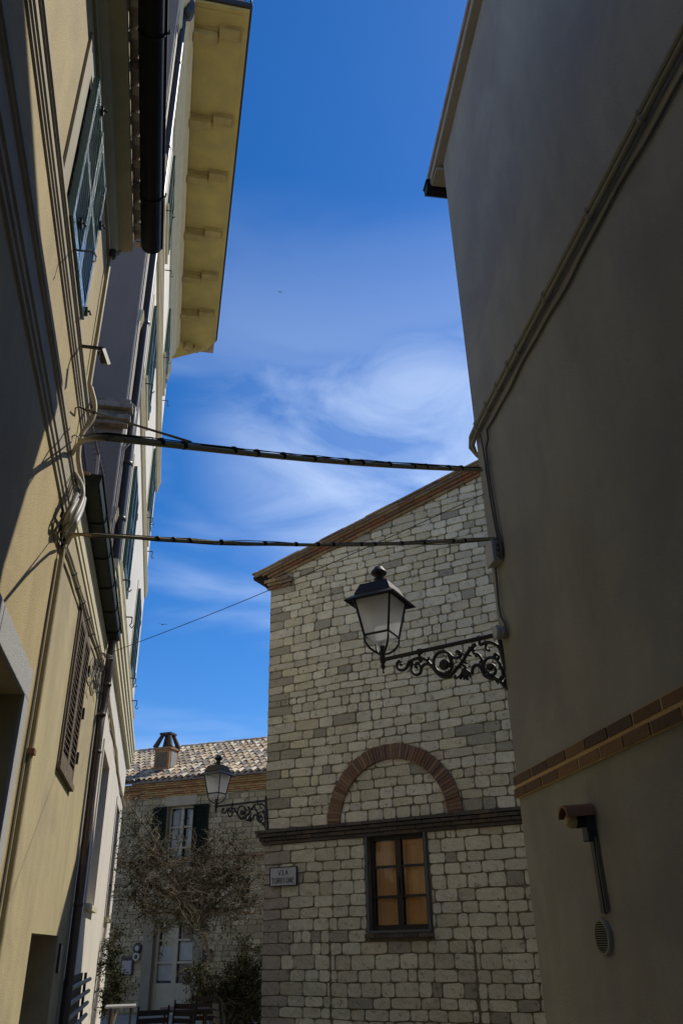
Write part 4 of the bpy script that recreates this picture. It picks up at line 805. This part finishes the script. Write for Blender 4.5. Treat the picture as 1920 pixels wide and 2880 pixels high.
    for i in range(4):
        c = b[i]; mb.tube([c+V((0, 0, -.01)), c*.95*1+V((0, 0, -.045)), V((c.x*.72, c.y*.72, .085)), V((c.x*.38, c.y*.38, .055)), V((c.x*.18, c.y*.18, .045))], [.006, .008, .009, .009, .007], 7)
    mb.build('lantern_cradle', I, stem)
    mb = MB()
    def ringq(a, c, col=(1, 1, 1)):
        for i in range(4): mb.quad(a[i], a[(i+1) % 4], c[(i+1) % 4], c[i])
    q = [sq(.150, ZT+.006), sq(.212, ZT-.022), sq(.212, ZT-.016), sq(.165, ZT+.022), sq(.150, ZT+.030), sq(.150, ZT+.042), sq(.118, ZT+.118), sq(.118, ZT+.125), sq(.050, ZT+.150)]
    for a_, c_ in zip(q, q[1:]): ringq(a_, c_)
    mb.quad(*q[-1]); mb.quad(*[V((p.x, p.y, ZT+.007)) for p in q[0]])
    mb.lathe((0, 0, ZT+.13), [(.055, 0), (.035, .025), (.030, .045), (.045, .055), (.030, .062), (.036, .085), (.052, .092), (.064, .105), (.062, .120), (.05, .135), (.038, .148), (.034, .158), (.012, .165)], 20)
    mb.build('hood', I, root)
    mb = MB(); mb.lathe((0, 0, ZT-.16), [(.02, 0), (.04, .03), (.045, .08), (.03, .13), (.02, .155)], 14); mb.build('bulb', M['plastic'], lant)
    return root
la = make_lamp('large black iron lantern on a scrolled bracket in front of the gable wall, nearest')
la.location = (.284, 5.807, 3.459); la.rotation_euler = (0, 0, math.radians(90-123.2))
lb = copy_tree(la); lb['label'] = 'smaller looking far lantern on the stone house corner, before the tiled roof'
lb.location = (-2.01, 12.81, 3.455); lb.rotation_euler = (0, 0, math.radians(90-121.3))
# ------------------------------------------------------------------ overhead lines
def strap(p, ax, r, par):
    mb = MB(); mb.lathe(p, [(r, -.010), (r+.003, -.008), (r+.003, .008), (r, .010)], 10, ax=ax); return mb.build('cable_tie', M['blackcable'], par)
o1 = thing('overhead_conduit', (-1.9, 4.73, 4.82), 'thick ochre conduit with black cables strapped on, spanning the alley, the upper crossing', 'conduit')
A0 = L.at(203, 1276, .05); A1 = L.at(214, 1255, .10); A2 = L.at(236, 1238, .20); A3 = L.at(262, 1232, .32); A4 = L.at(300, 1231, .46)
E1 = R.at(1353, 1322, .03)
def lerp(a, b, t): return a+(b-a)*t
line1 = [A4]+[lerp(A4, E1, k/14)-Vector((0, 0, .03*math.sin(math.pi*k/14))) for k in range(1, 14)]+[E1]
mb = MB(); mb.tube([A0, A1, A2, A3]+line1, .0145, 12); mb.build('pipe', M['pipe'], o1)
up = Vector((0, 0, .024)); 
for k, (dy, dz, rr) in enumerate(((-.010, .018, .003), (.006, .019, .004), (.0, .025, .003))):
    pts = [L.at(222, 1226, .06)]+[q+Vector((0, dy+rnd.uniform(-.004, .004), dz+rnd.uniform(-.003, .006))) for q in [A3]+line1]
    mb = MB(); mb.tube(pts, rr, 6); mb.build('strapped_cable', M['blackcable'], o1)
for k in range(1, 14): strap(lerp(A4, E1, k/14+rnd.uniform(-.02, .02))-Vector((0, 0, .03*math.sin(math.pi*k/14)-.008)), (E1-A4).normalized(), .019, o1)
mb = MB(); c = L.at(208, 1228, .03); mb.tube([L.at(200, 1245, 0), L.at(202, 1228, .03), L.at(212, 1222, .05), L.at(222, 1230, .05)], .006, 6); mb.build('wall_hook', M['pipe'], o1)
o2 = thing('overhead_cable', (-1.9, 4.8, 4.08), 'slimmer yellowish cable bundle spanning the alley below the thick conduit', 'cable')
pts = [L.at(189, 1526, .06), L.at(196, 1514, .10), L.at(209, 1507, .16), L.at(227, 1503, .24), L.at(262, 1505, .36)]
E2 = R.at(1396, 1515, .02); st_ = pts[-1]
mid = [lerp(st_, E2, k/16)-Vector((0, 0, .055*math.sin(math.pi*k/16))) for k in range(1, 16)]
mb = MB(); mb.tube(pts+mid+[E2, R.at(1404, 1530, .02), R.at(1405, 1560, .02)], .0095, 8); mb.build('pipe', M['pipe'], o2)
for dz, rr in ((.010, .004), (.014, .003), (-.009, .004)):
    mb = MB(); mb.tube([L.at(165, 1497, .02), L.at(195, 1500, .14)]+[q+Vector((0, rnd.uniform(-.006, .006), dz+rnd.uniform(-.006, .006))) for q in [st_]+mid+[E2]], rr, 6); mb.build('strapped_cable', M['cable'], o2)
for k in range(0, 14): strap(lerp(mid[k], mid[k+1], rnd.random())+Vector((0, 0, .004)), (E2-st_).normalized(), .0115, o2)
mb = MB(); mb.tube([L.at(155, 1530, 0), L.at(158, 1500, .02), L.at(168, 1494, .04), L.at(182, 1500, .05)], .006, 6); mb.build('wall_hook', M['pipe'], o2)
o3 = thing('overhead_wire', L2.P(9.3, .1, 4.5), 'single hair-thin wire slanting up across the sky from the low house to the white house', 'wire')
a = L2.at(305, 1838, .12); b = R.at(1361, 1389, .01)
mb = MB(); mb.tube([lerp(a, b, k/12)-Vector((0, 0, .05*math.sin(math.pi*k/12))) for k in range(13)], .0035, 5); mb.build('wire', M['blackcable'], o3)
o4 = thing('overhead_cable', L.P(5.2, .05, 5.2), 'black cable slanting from the sill moulding of the ochre house down to the thick conduit', 'cable')
pts = [L.at(222, 1143, .06), L.at(240, 1152, .10)]; e = line1[2]+Vector((0, 0, .03)); pts += [lerp(pts[1], e, k/6) for k in range(1, 7)]
mb = MB(); mb.tube(pts, .007, 6); mb.tube([lerp(pts[1], e, .02), lerp(pts[1], e, .12)], .013, 7); mb.build('cable', M['blackcable'], o4)
mb = MB(); mb.tube([L.at(210, 1170, .0), L.at(212, 1148, .03), L.at(222, 1142, .05), L.at(236, 1150, .06)], .006, 6); mb.build('wall_hook', M['pipe'], o4)
# ------------------------------------------------------------------ pipes and cables on the ochre wall
def spline(P, n=5):
    o = []
    for i in range(len(P)-1):
        p0 = P[max(i-1, 0)]; p1 = P[i]; p2 = P[i+1]; p3 = P[min(i+2, len(P)-1)]
        if (p2-p1).length > .4: o += [lerp(p1, p2, k/n) for k in range(n)]; continue
        for k in range(n): t = k/n; o.append(.5*((2*p1)+(-p0+p2)*t+(2*p0-5*p1+4*p2-p3)*t*t+(-p0+3*p1-3*p2+p3)*t**3))
    return o+[P[-1]]
def along(fr, pts, w): return [fr.at(x, y, w if not isinstance(w, (list, tuple)) else w[i]) for i, (x, y) in enumerate(pts)]
vp = thing('wall_pipe', L.P(5.2, .03, 0), 'ochre painted pipe climbing the seam of the two ochre houses and bulging round the mouldings', 'pipe')
UP = 5.20
pts = [L.P(UP, .03, 0), L.P(UP, .03, 2), L.P(UP, .03, 3.9), L.P(UP, .03, 4.0), L.P(UP+.02, .05, 4.12), L.P(UP+.04, .085, 4.25), L.P(UP+.05, .09, 4.42), L.P(UP+.04, .085, 4.55), L.P(UP+.01, .05, 4.67), L.P(UP, .03, 4.78), L.P(UP, .03, 4.92), L.P(UP+.01, .05, 5.0), L.P(UP+.02, .085, 5.09), L.P(UP+.02, .095, 5.18), L.P(UP+.02, .08, 5.27), L.P(UP, .045, 5.37), L.P(UP, .03, 5.46), L.P(UP, .03, 6.3), L.P(UP, .03, 6.72), L.P(UP+.01, .09, 6.80), L.P(UP+.04, .10, 6.86)]
pts = spline(pts); mb = MB(); mb.tube(pts, .018, 12); mb.build('pipe', M['pipe'], vp)
mb = MB(); mb.lathe(L.P(UP+.0, .05, 6.76), [(.022, -.03), (.032, -.02), (.032, .05), (.022, .06)], 12); mb.build('elbow', M['downpipe'], vp)
mb = MB(); mb.box(L, UP-.05, UP+.03, .0, .06, 2.63, 2.66); mb.build('pipe_clamp', M['terracotta'], vp)
for k, (du, w_, nm) in enumerate(((-.075, .010, 'thin dark cable'), (-.052, .012, 'thin ochre cable'))):
    t_ = thing('wall_cable', L.P(UP+du, w_, 0), '%s running down the ochre wall just left of the painted pipe' % nm, 'cable')
    pts = [L.P(UP+du+.008*math.sin(z*2.1+k*2)+.004*math.sin(z*7), w_, z) for z in [i*.15 for i in range(0, 27)]]
    mb = MB(); mb.tube(pts, .0075, 6); mb.build('cable', M['cable' if k == 0 else 'pipe'], t_)
# sheaf of corrugated conduits looping round the string course end
cb = thing('conduit_bundle', L.P(5.2, .1, 4.3), 'sheaf of pale corrugated conduits sweeping round the end of the lower moulding', 'conduits')
def arcs(p, ws, r, m_, col=None):
    pts = along(L, p, ws); q = []
    for i in range(len(pts)-1):
        p0 = pts[max(i-1, 0)]; p1 = pts[i]; p2 = pts[i+1]; p3 = pts[min(i+2, len(pts)-1)]
        for k in range(5):
            t = k/5; q.append(.5*((2*p1)+(-p0+p2)*t+(2*p0-5*p1+4*p2-p3)*t*t+(-p0+3*p1-3*p2+p3)*t**3))
    q.append(pts[-1]); mb = MB(); mb.tube(q, r, 10); return mb.build('conduit', M[m_], cb)
arcs([(214, 1335), (222, 1348), (232, 1375), (230, 1408), (214, 1445), (195, 1475), (182, 1493)], (.06, .09, .13, .14, .13, .10, .06), .016, 'conduit')
arcs([(216, 1345), (220, 1360), (218, 1385), (205, 1415), (190, 1445), (178, 1470)], (.06, .08, .10, .10, .08, .05), .019, 'cable')
arcs([(218, 1360), (223, 1378), (219, 1400), (203, 1430), (188, 1458), (180, 1480)], (.06, .09, .11, .11, .09, .05), .014, 'conduit')
arcs([(235, 1402), (228, 1432), (212, 1470), (198, 1505), (184, 1535)], (.08, .10, .10, .07, .03), .021, 'plastic')
arcs([(224, 1412), (213, 1440), (196, 1470), (184, 1492), (180, 1505)], (.07, .09, .09, .06, .03), .017, 'plastic')
arcs([(208, 1325), (214, 1332), (220, 1342), (228, 1362)], (.04, .07, .10, .12), .006, 'conduit')
mb = MB()
for k in range(7):
    x0, y0 = 170+rnd.uniform(-3, 8), 1420+k*14; mb.tube(along(L, [(x0, y0), (x0+rnd.uniform(-6, 8), y0+14), (x0+rnd.uniform(-4, 10), y0+32), (x0+8, y0+44)], .03), .008, 6)
mb.build('cable_tangle', M['blackcable'], cb)
# cables clipped along the cornice of the low house
for i, (w_, off, r_, m_, lb) in enumerate(((.02, 0, .011, 'conduit', 'pale'), (.03, -9, .010, 'pipe', 'yellowish'), (.02, -16, .008, 'cable', 'brownish'))):
    base = [(186, 1535), (200, 1572), (212, 1612), (222, 1650), (236, 1692), (250, 1738), (264, 1782), (276, 1818), (284, 1850), (290, 1876)]
    t_ = thing('wall_cable', L2.P(7, .03, 4.3), lb+' cable clipped along the wall under the cornice of the low ochre house', 'cable')
    q = [(x+off*(.6+.5*math.sin(k*1.1+i)*.4)-(0 if i else 0), y+(i*3)) for k, (x, y) in enumerate(base)]
    mb = MB(); mb.tube(along(L2, q, w_), r_, 7); mb.build('cable', M[m_], t_)
    for (x, y) in q[2:9:1]:
        p = L2.at(x, y, w_); mb = MB(); mb.lathe(p, [(r_, -.006), (r_+.005, -.005), (r_+.005, .005), (r_, .006)], 8, ax=(L2.d+Vector((0, 0, 0))).normalized()); mb.build('cable_clip', M['iron'], t_)
t_ = thing('wall_cable', L2.P(9, .03, 4.1), 'knot of loose cables hanging beside the brown downpipe elbow', 'cable'); mb = MB()
for k in range(9):
    x0, y0 = 262+rnd.uniform(-2, 14), 1850+rnd.uniform(0, 20); q = [(x0, y0)]
    for j in range(5): x0 += rnd.uniform(-7, 6); y0 += rnd.uniform(10, 26); q.append((x0, y0))
    mb.tube(along(L2, q, .03), .008, 6)
for k in range(3): mb.tube([L2.at(285+k*3, 1835+k*4, .03), L2.at(300, 1842+k*5, .10), L2.at(318, 1846+k*4, .13), L2.at(322, 1856+k*4, .06)], .006, 6)
mb.build('cables', M['cable'], t_)
# bundle of cables over the ground floor of the palazzo
t_ = thing('wall_cable', K.P(12, .02, 5), 'ragged cable bundle running along the cream palazzo above its ground floor windows', 'cable'); mb = MB()
for k in range(4):
    q = [(300, 1930), (306, 1985), (316, 2050), (326, 2110), (334, 2170), (343, 2230), (350, 2270)]
    mb.tube(along(K, [(x+rnd.uniform(-4, 4), y) for x, y in q], .02), .014, 6)
mb.build('cables', M['pipe'], t_)
# CCTV camera
cc = thing('security_camera', L.P(4.8, .1, 5.35), 'small white security camera on a black arm fixed to the ochre house sill moulding', 'security camera')
p0 = L.at(237, 974, .065); d_ = L.n; p1 = p0+d_*.115
mb = MB(); mb.box(Fr(-12.6, L.p, 1), p0.dot(L.d)-.012, p0.dot(L.d)+.012, .05, .19, p0.z-.006, p0.z+.006); mb.build('arm', M['iron'], cc)
e1 = L.P(p0.dot(L.d), .185, p0.z); mb = MB(); mb.lathe(e1+Vector((0, 0, -.035)), [(.014, 0), (.018, .01), (.012, .03)], 10); mb.build('joint', M['iron'], cc)
ax = (L.d*.55+L.n*.35+Vector((0, 0, -.65))).normalized(); s_ = ax.cross(Vector((0, 0, 1))).normalized(); t2 = s_.cross(ax); c0 = e1+Vector((0, 0, -.045))-ax*.02
mb = MB(); mb.hexa([c0+ax*a+s_*b+t2*c for a in (0, .085) for b in (-.02, .02) for c in (-.018, .018)]); mb.build('camera_body', M['iron'], cc)
mb = MB(); mb.hexa([c0+ax*a+s_*b+t2*c for a in (-.01, .10) for b in (-.026, .026) for c in (.019, .024)]); mb.hexa([c0+ax*a+s_*b+t2*c for a in (-.01, .10) for b in (.021, .026) for c in (-.016, .018)]); mb.build('camera_shield', M['plastic'], cc)
mb = MB(); mb.tube([c0, c0+L.d*-.02+Vector((0, 0, -.04)), c0+ax*.06-s_*.03, c0+ax*.09], .004, 6); mb.build('cable', M['plastic'], cc)
# TV antenna and rail on the low roof
ta = thing('tv_antenna', L2.P(6.7, -.3, 5.1), 'long toothed TV antenna on a grey mast above the low ochre house', 'antenna')
def LA(x, y, w=-.25): return L2.at(x, y, w)
mb = MB(); mb.tube([LA(268, 1368), LA(277, 1278)], .018, 8); mb.build('mast', M['plastic'], ta)
a, b = LA(258, 1197), LA(291, 1342); mb = MB(); mb.tube([a, b], .014, 8)
dv = (b-a).normalized(); sd = dv.cross(ray(270, 1270).normalized()).normalized()
for k in range(11):
    p = lerp(a, b, k/10); mb.tube([p-sd*.045, p+sd*.045], .006, 6)
    cpt_ = p-sd*.055; mb.tube([cpt_+(sd*math.cos(t)+dv*math.sin(t))*.012 for t in [math.pi*2*i/8 for i in range(9)]], .004, 5)
mb.build('boom', M['cable'], ta)
rl_ = thing('roof_rail', L2.P(6.4, -.3, 5.1), 'dark leaning metal rail with stays beside the TV antenna', 'rail')
mb = MB(); mb.tube([LA(246, 1356), LA(229, 1220)], .016, 6); mb.tube([LA(240, 1356), LA(224, 1240)], .010, 6); mb.tube([LA(231, 1352), LA(228, 1290)], .006, 5); mb.tube([LA(222, 1330), LA(228, 1290)], .006, 5); mb.tube([LA(226, 1345), LA(232, 1300)], .005, 5); mb.build('rail', M['iron'], rl_)
fl = thing('geranium', L2.P(7.6, -.05, 5.1), 'red geranium flower peeping over the dark green gutter', 'flower')
c = L2.at(287, 1416, .04); mb = MB()
for k in range(70):
    d = Vector((rnd.gauss(0, 1), rnd.gauss(0, 1), rnd.gauss(0, 1))).normalized(); q = c+d*rnd.uniform(.015, .048); a = d.cross(Vector((.3, .5, .8))).normalized()*.014; b_ = d.cross(a).normalized()*.014
    mb.quad(q-a, q-b_, q+a+d*.006, q+b_)
mb.build('bloom', M['red'], fl)
mb = MB(); mb.tube([c, L2.at(281, 1425, .02), L2.at(276, 1435, -.05)], .006, 6, (.05, .12, .03)); 
for k in range(8):
    q = L2.at(281+rnd.uniform(-3, 6), 1424+rnd.uniform(-6, 6), .03); d = Vector((rnd.uniform(-1, 1), rnd.uniform(-1, 1), rnd.uniform(-.4, 1))).normalized()*.02; e_ = d.cross(Vector((0, 0, 1))).normalized()*.014
    mb.quad(q-d, q-e_, q+d, q+e_, col=(.05, .12, .03))
mb.build('leaves', M['leaf'], fl)
# number plate by the low doorway
np_ = thing('house_plaque', L2.P(8.55, .01, 1.55), 'small blue-white enamel plaque beside the low dark doorway', 'plaque')
mb = MB(); mb.box(L2, 8.50, 8.66, .002, .018, 1.42, 1.63); mb.build('plate', M['sign'], np_); mb = MB(); mb.box(L2, 8.49, 8.50, .001, .022, 1.41, 1.64); mb.build('edge', M['iron'], np_)
# birds
def bird(x, y, dist, label):
    c = EYE+ray(x, y).normalized()*dist; o = thing('bird', c, label, 'bird'); mb = MB(); r_ = Vector((1, .2, 0)).normalized(); f_ = Vector((-.2, 1, .1)).normalized()
    mb.tube([c-f_*.16, c-f_*.08, c+f_*.05, c+f_*.13, c+f_*.18], [.01, .035, .05, .03, .006], 8)
    for s in (-1, 1): mb.add([c+f_*.06, c+r_*s*.22+f_*.05+Vector((0, 0, .06)), c+r_*s*.42-f_*.05+Vector((0, 0, .02)), c+r_*s*.2-f_*.06+Vector((0, 0, .05)), c-f_*.05], [(0, 1, 2, 3, 4)])
    mb.build('body', M['bird'], o)
bird(457, 1757, 60, 'tiny dark bird in the sky left of the gable, the lower one'); bird(788, 821, 110, 'tiny dark speck of a bird high in the open sky')
# ------------------------------------------------------------------ twiggy tree in front of the far house
def lpt(x, y, dist):
    v = ray(x, y); k = dist/math.hypot(v.x, v.y); return EYE+v*k
def tree(name, label, base, trunk, clusters, nleaf, leafl, seed, cat='tree', sub=9, tw=.006):
    r = random.Random(seed); root = thing(name, base, label, cat); mb = MB(); lf = MB()
    mb.tube(trunk, [.05-.02*i/len(trunk) for i in range(len(trunk))], 8)
    fork = trunk[-1]; tips = []
    for c, R_, n in clusters:
        mid = lerp(fork, c, .5)+Vector((r.uniform(-.2, .2), r.uniform(-.2, .2), r.uniform(0, .25)))
        mb.tube([fork, lerp(fork, mid, .5)+Vector((0, 0, .06)), mid, c], [.035, .028, .022, .014], 6)
        for k in range(n):
            s = lerp(mid, c, r.uniform(.2, 1)); d = Vector((r.gauss(0, 1), r.gauss(0, .6), r.gauss(.15, .7))).normalized(); ln = R_*r.uniform(.5, 1.1); pts = [s]; p = s.copy(); m_ = 6
            for j in range(m_):
                d = (d+Vector((r.uniform(-.45, .45), r.uniform(-.45, .45), r.uniform(-.35, .35)))).normalized(); p = p+d*ln/m_; pts.append(p.copy())
                if r.random() < .7:
                    e = (d+Vector((r.uniform(-1, 1), r.uniform(-1, 1), r.uniform(-.8, .9)))).normalized(); q = p.copy(); tp = [q]
                    for i in range(4): e = (e+Vector((r.uniform(-.5, .5), r.uniform(-.5, .5), r.uniform(-.4, .4)))).normalized(); q = q+e*ln*.085; tp.append(q.copy())
                    mb.tube(tp, [tw*.7, tw*.6, tw*.5, tw*.4, tw*.3], 4, (1, 1, 1), False); tips += tp[1:]
            mb.tube(pts, [tw*(1.5-1.1*i/m_) for i in range(m_+1)], 5, (1, 1, 1), False); tips += pts[2:]
    for k in range(nleaf):
        if k % 6 == 0: hub = r.choice(tips)
        p = hub+Vector((r.gauss(0, .035), r.gauss(0, .035), r.gauss(0, .035))); d = Vector((r.gauss(0, 1), r.gauss(0, 1), r.gauss(-.1, .8))).normalized(); s = d.cross(Vector((r.uniform(-1, 1), r.uniform(-1, 1), .6))).normalized()
        l = leafl*r.uniform(.6, 1.3); c = r.choice([(.030, .040, .016), (.02, .030, .012), (.042, .048, .020), (.016, .024, .01), (.055, .055, .026)])
        lf.add([p, p+d*l*.5+s*l*.17, p+d*l, p+d*l*.5-s*l*.17], [(0, 1, 2, 3)], c)
    mb.build('branches', M['bark'], root, fix=False); lf.build('leaves', M['leaf'], root, fix=False)
D = 18.5
tb = Vector((lpt(590, 2700, D).x, lpt(590, 2700, D).y, 0))
cl = [(lpt(x, y, D+dz), R_, n) for x, y, dz, R_, n in ((352, 2250, .4, .6, 14), (372, 2330, .4, .8, 24), (340, 2410, .5, .75, 26), (420, 2380, -.3, .8, 26), (385, 2470, 0, .85, 30), (470, 2420, -.4, .95, 30), (540, 2410, 0, .95, 30), (480, 2510, -.6, 1.0, 32), (570, 2490, -.2, 1.0, 30), (640, 2440, .2, .9, 28), (660, 2360, .4, .6, 10), (600, 2310, .4, .6, 8), (700, 2420, .3, .8, 22), (690, 2500, .1, .85, 26), (620, 2570, 0, .8, 22), (400, 2570, .2, .75, 22), (715, 2570, .2, .6, 16), (340, 2520, .4, .65, 20), (450, 2620, .1, .5, 12), (530, 2630, .1, .5, 12))]
tree('twiggy_tree', 'tangled half-bare tree with pale twigs in front of the stone house at the end', tb, [tb, lpt(560, 2780, D), lpt(590, 2690, D), lpt(560, 2600, D)], cl, 11000, .062, 11, tw=.0075)
tb = Vector((lpt(640, 2800, 16.5).x, lpt(640, 2800, 16.5).y, 0)); D = 16.5
cl = [(lpt(x, y, D), R_, n) for x, y, R_, n in ((700, 2660, .4, 26), (715, 2720, .4, 30), (660, 2740, .45, 34), (620, 2780, .45, 34), (700, 2800, .5, 40), (570, 2750, .35, 20), (540, 2720, .3, 12), (560, 2800, .35, 22), (650, 2850, .5, 36), (725, 2860, .4, 26))]
tree('dark_shrub', 'dense dark evergreen shrub against the stone house corner, below the tree', tb, [tb, tb+Vector((0, 0, .25))], cl, 12000, .06, 12, cat='shrub')
tb = Vector((lpt(300, 2850, 15.5).x, lpt(300, 2850, 15.5).y, 0)); D = 17
cl = [(lpt(x, y, D), R_, n) for x, y, R_, n in ((320, 2640, .3, 12), (318, 2700, .3, 16), (330, 2760, .35, 20), (310, 2800, .35, 16))]
tb = Vector((lpt(318, 2850, 17).x, lpt(318, 2850, 17).y, 0))
tree('dark_shrub', 'dark leafy shrub at the foot of the cream palazzo corner, left of the tree', tb, [tb, tb+Vector((0, 0, .4))], cl, 3500, .06, 13, cat='shrub')
# ------------------------------------------------------------------ café table and chairs
def table(x, y, dist, label, m_, s=.45):
    p = lpt(x, y, dist); k = (.76-1.6)/ (p.z-1.6) if p.z < 1.6 else 1; v = p-EYE; p = EYE+v*k
    t = thing('table', Vector((p.x, p.y, 0)), label, 'table'); mb = MB(); F_ = Fr(-12, 0, 1); u, w = p.dot(F_.d), p.dot(F_.n)
    mb.box(F_, u-s, u+s, w-s, w+s, .73, .76); mb.build('table_top', M[m_], t, bevel=.006)
    for a in (-1, 1):
        for b in (-1, 1): mb = MB(); mb.tube([F_.P(u+a*(s-.05), w+b*(s-.05), 0), F_.P(u+a*(s-.08), w+b*(s-.08), .73)], .018, 6); mb.build('leg', M['iron'], t)
    return p
def make_chair(p, rz, label):
    c = thing('chair', (0, 0, 0), label, 'chair', 'dark slatted café chairs'); V = Vector; F_ = Fr(0, 0, 1); Wd = M['door']
    mb = MB()
    for k in range(5): mb.box(F_, -.19+k*.078, -.19+k*.078+.062, -.2, .2, .44, .46)
    mb.build('seat', Wd, c)
    mb = MB()
    for k in range(4): mb.box(F_, -.225-.012*k, -.205-.012*k, -.2, .2, .58+k*.085, .64+k*.085)
    mb.build('backrest', Wd, c)
    for sx_, sy in ((1, 1), (1, -1)): mb = MB(); mb.tube([V((sy*.19, .17, 0)), V((sy*.19, .17, .44))], .014, 6); mb.build('leg', M['iron'], c)
    for sy in (1, -1): mb = MB(); mb.tube([V((sy*.19, -.22, 0)), V((sy*.19, -.19, .44)), V((sy*.19, -.24, .94))], .014, 6); mb.build('leg', M['iron'], c)
    c.location = p; c.rotation_euler = (0, 0, rz); return c
table(340, 2828, 13, 'small white-topped table at the foot of the cream palazzo, lower left', 'cloth', .24)
table(520, 2836, 12.2, 'dark wooden table among the chairs by the glazed door', 'door', .38)
def gp(x, dist): v = ray(x, 2800); k = dist/math.hypot(v.x, v.y); return Vector((v.x*k, v.y*k, 0))
ch0 = make_chair(gp(490, 12.9), 2.6, 'dark café chair with its back to us, standing below the glazed door')
for x, d, rz, lb in ((425, 12.3, .4, 'dark café chair nearest the white-topped table'), (660, 12.9, -1.2, 'dark café chair half hidden by the shrub'), (560, 14.5, 3.0, 'dark café chair farthest back at the stone house door')):
    c = copy_tree(ch0); c.location = gp(x, d); c.rotation_euler = (0, 0, rz); c['label'] = lb
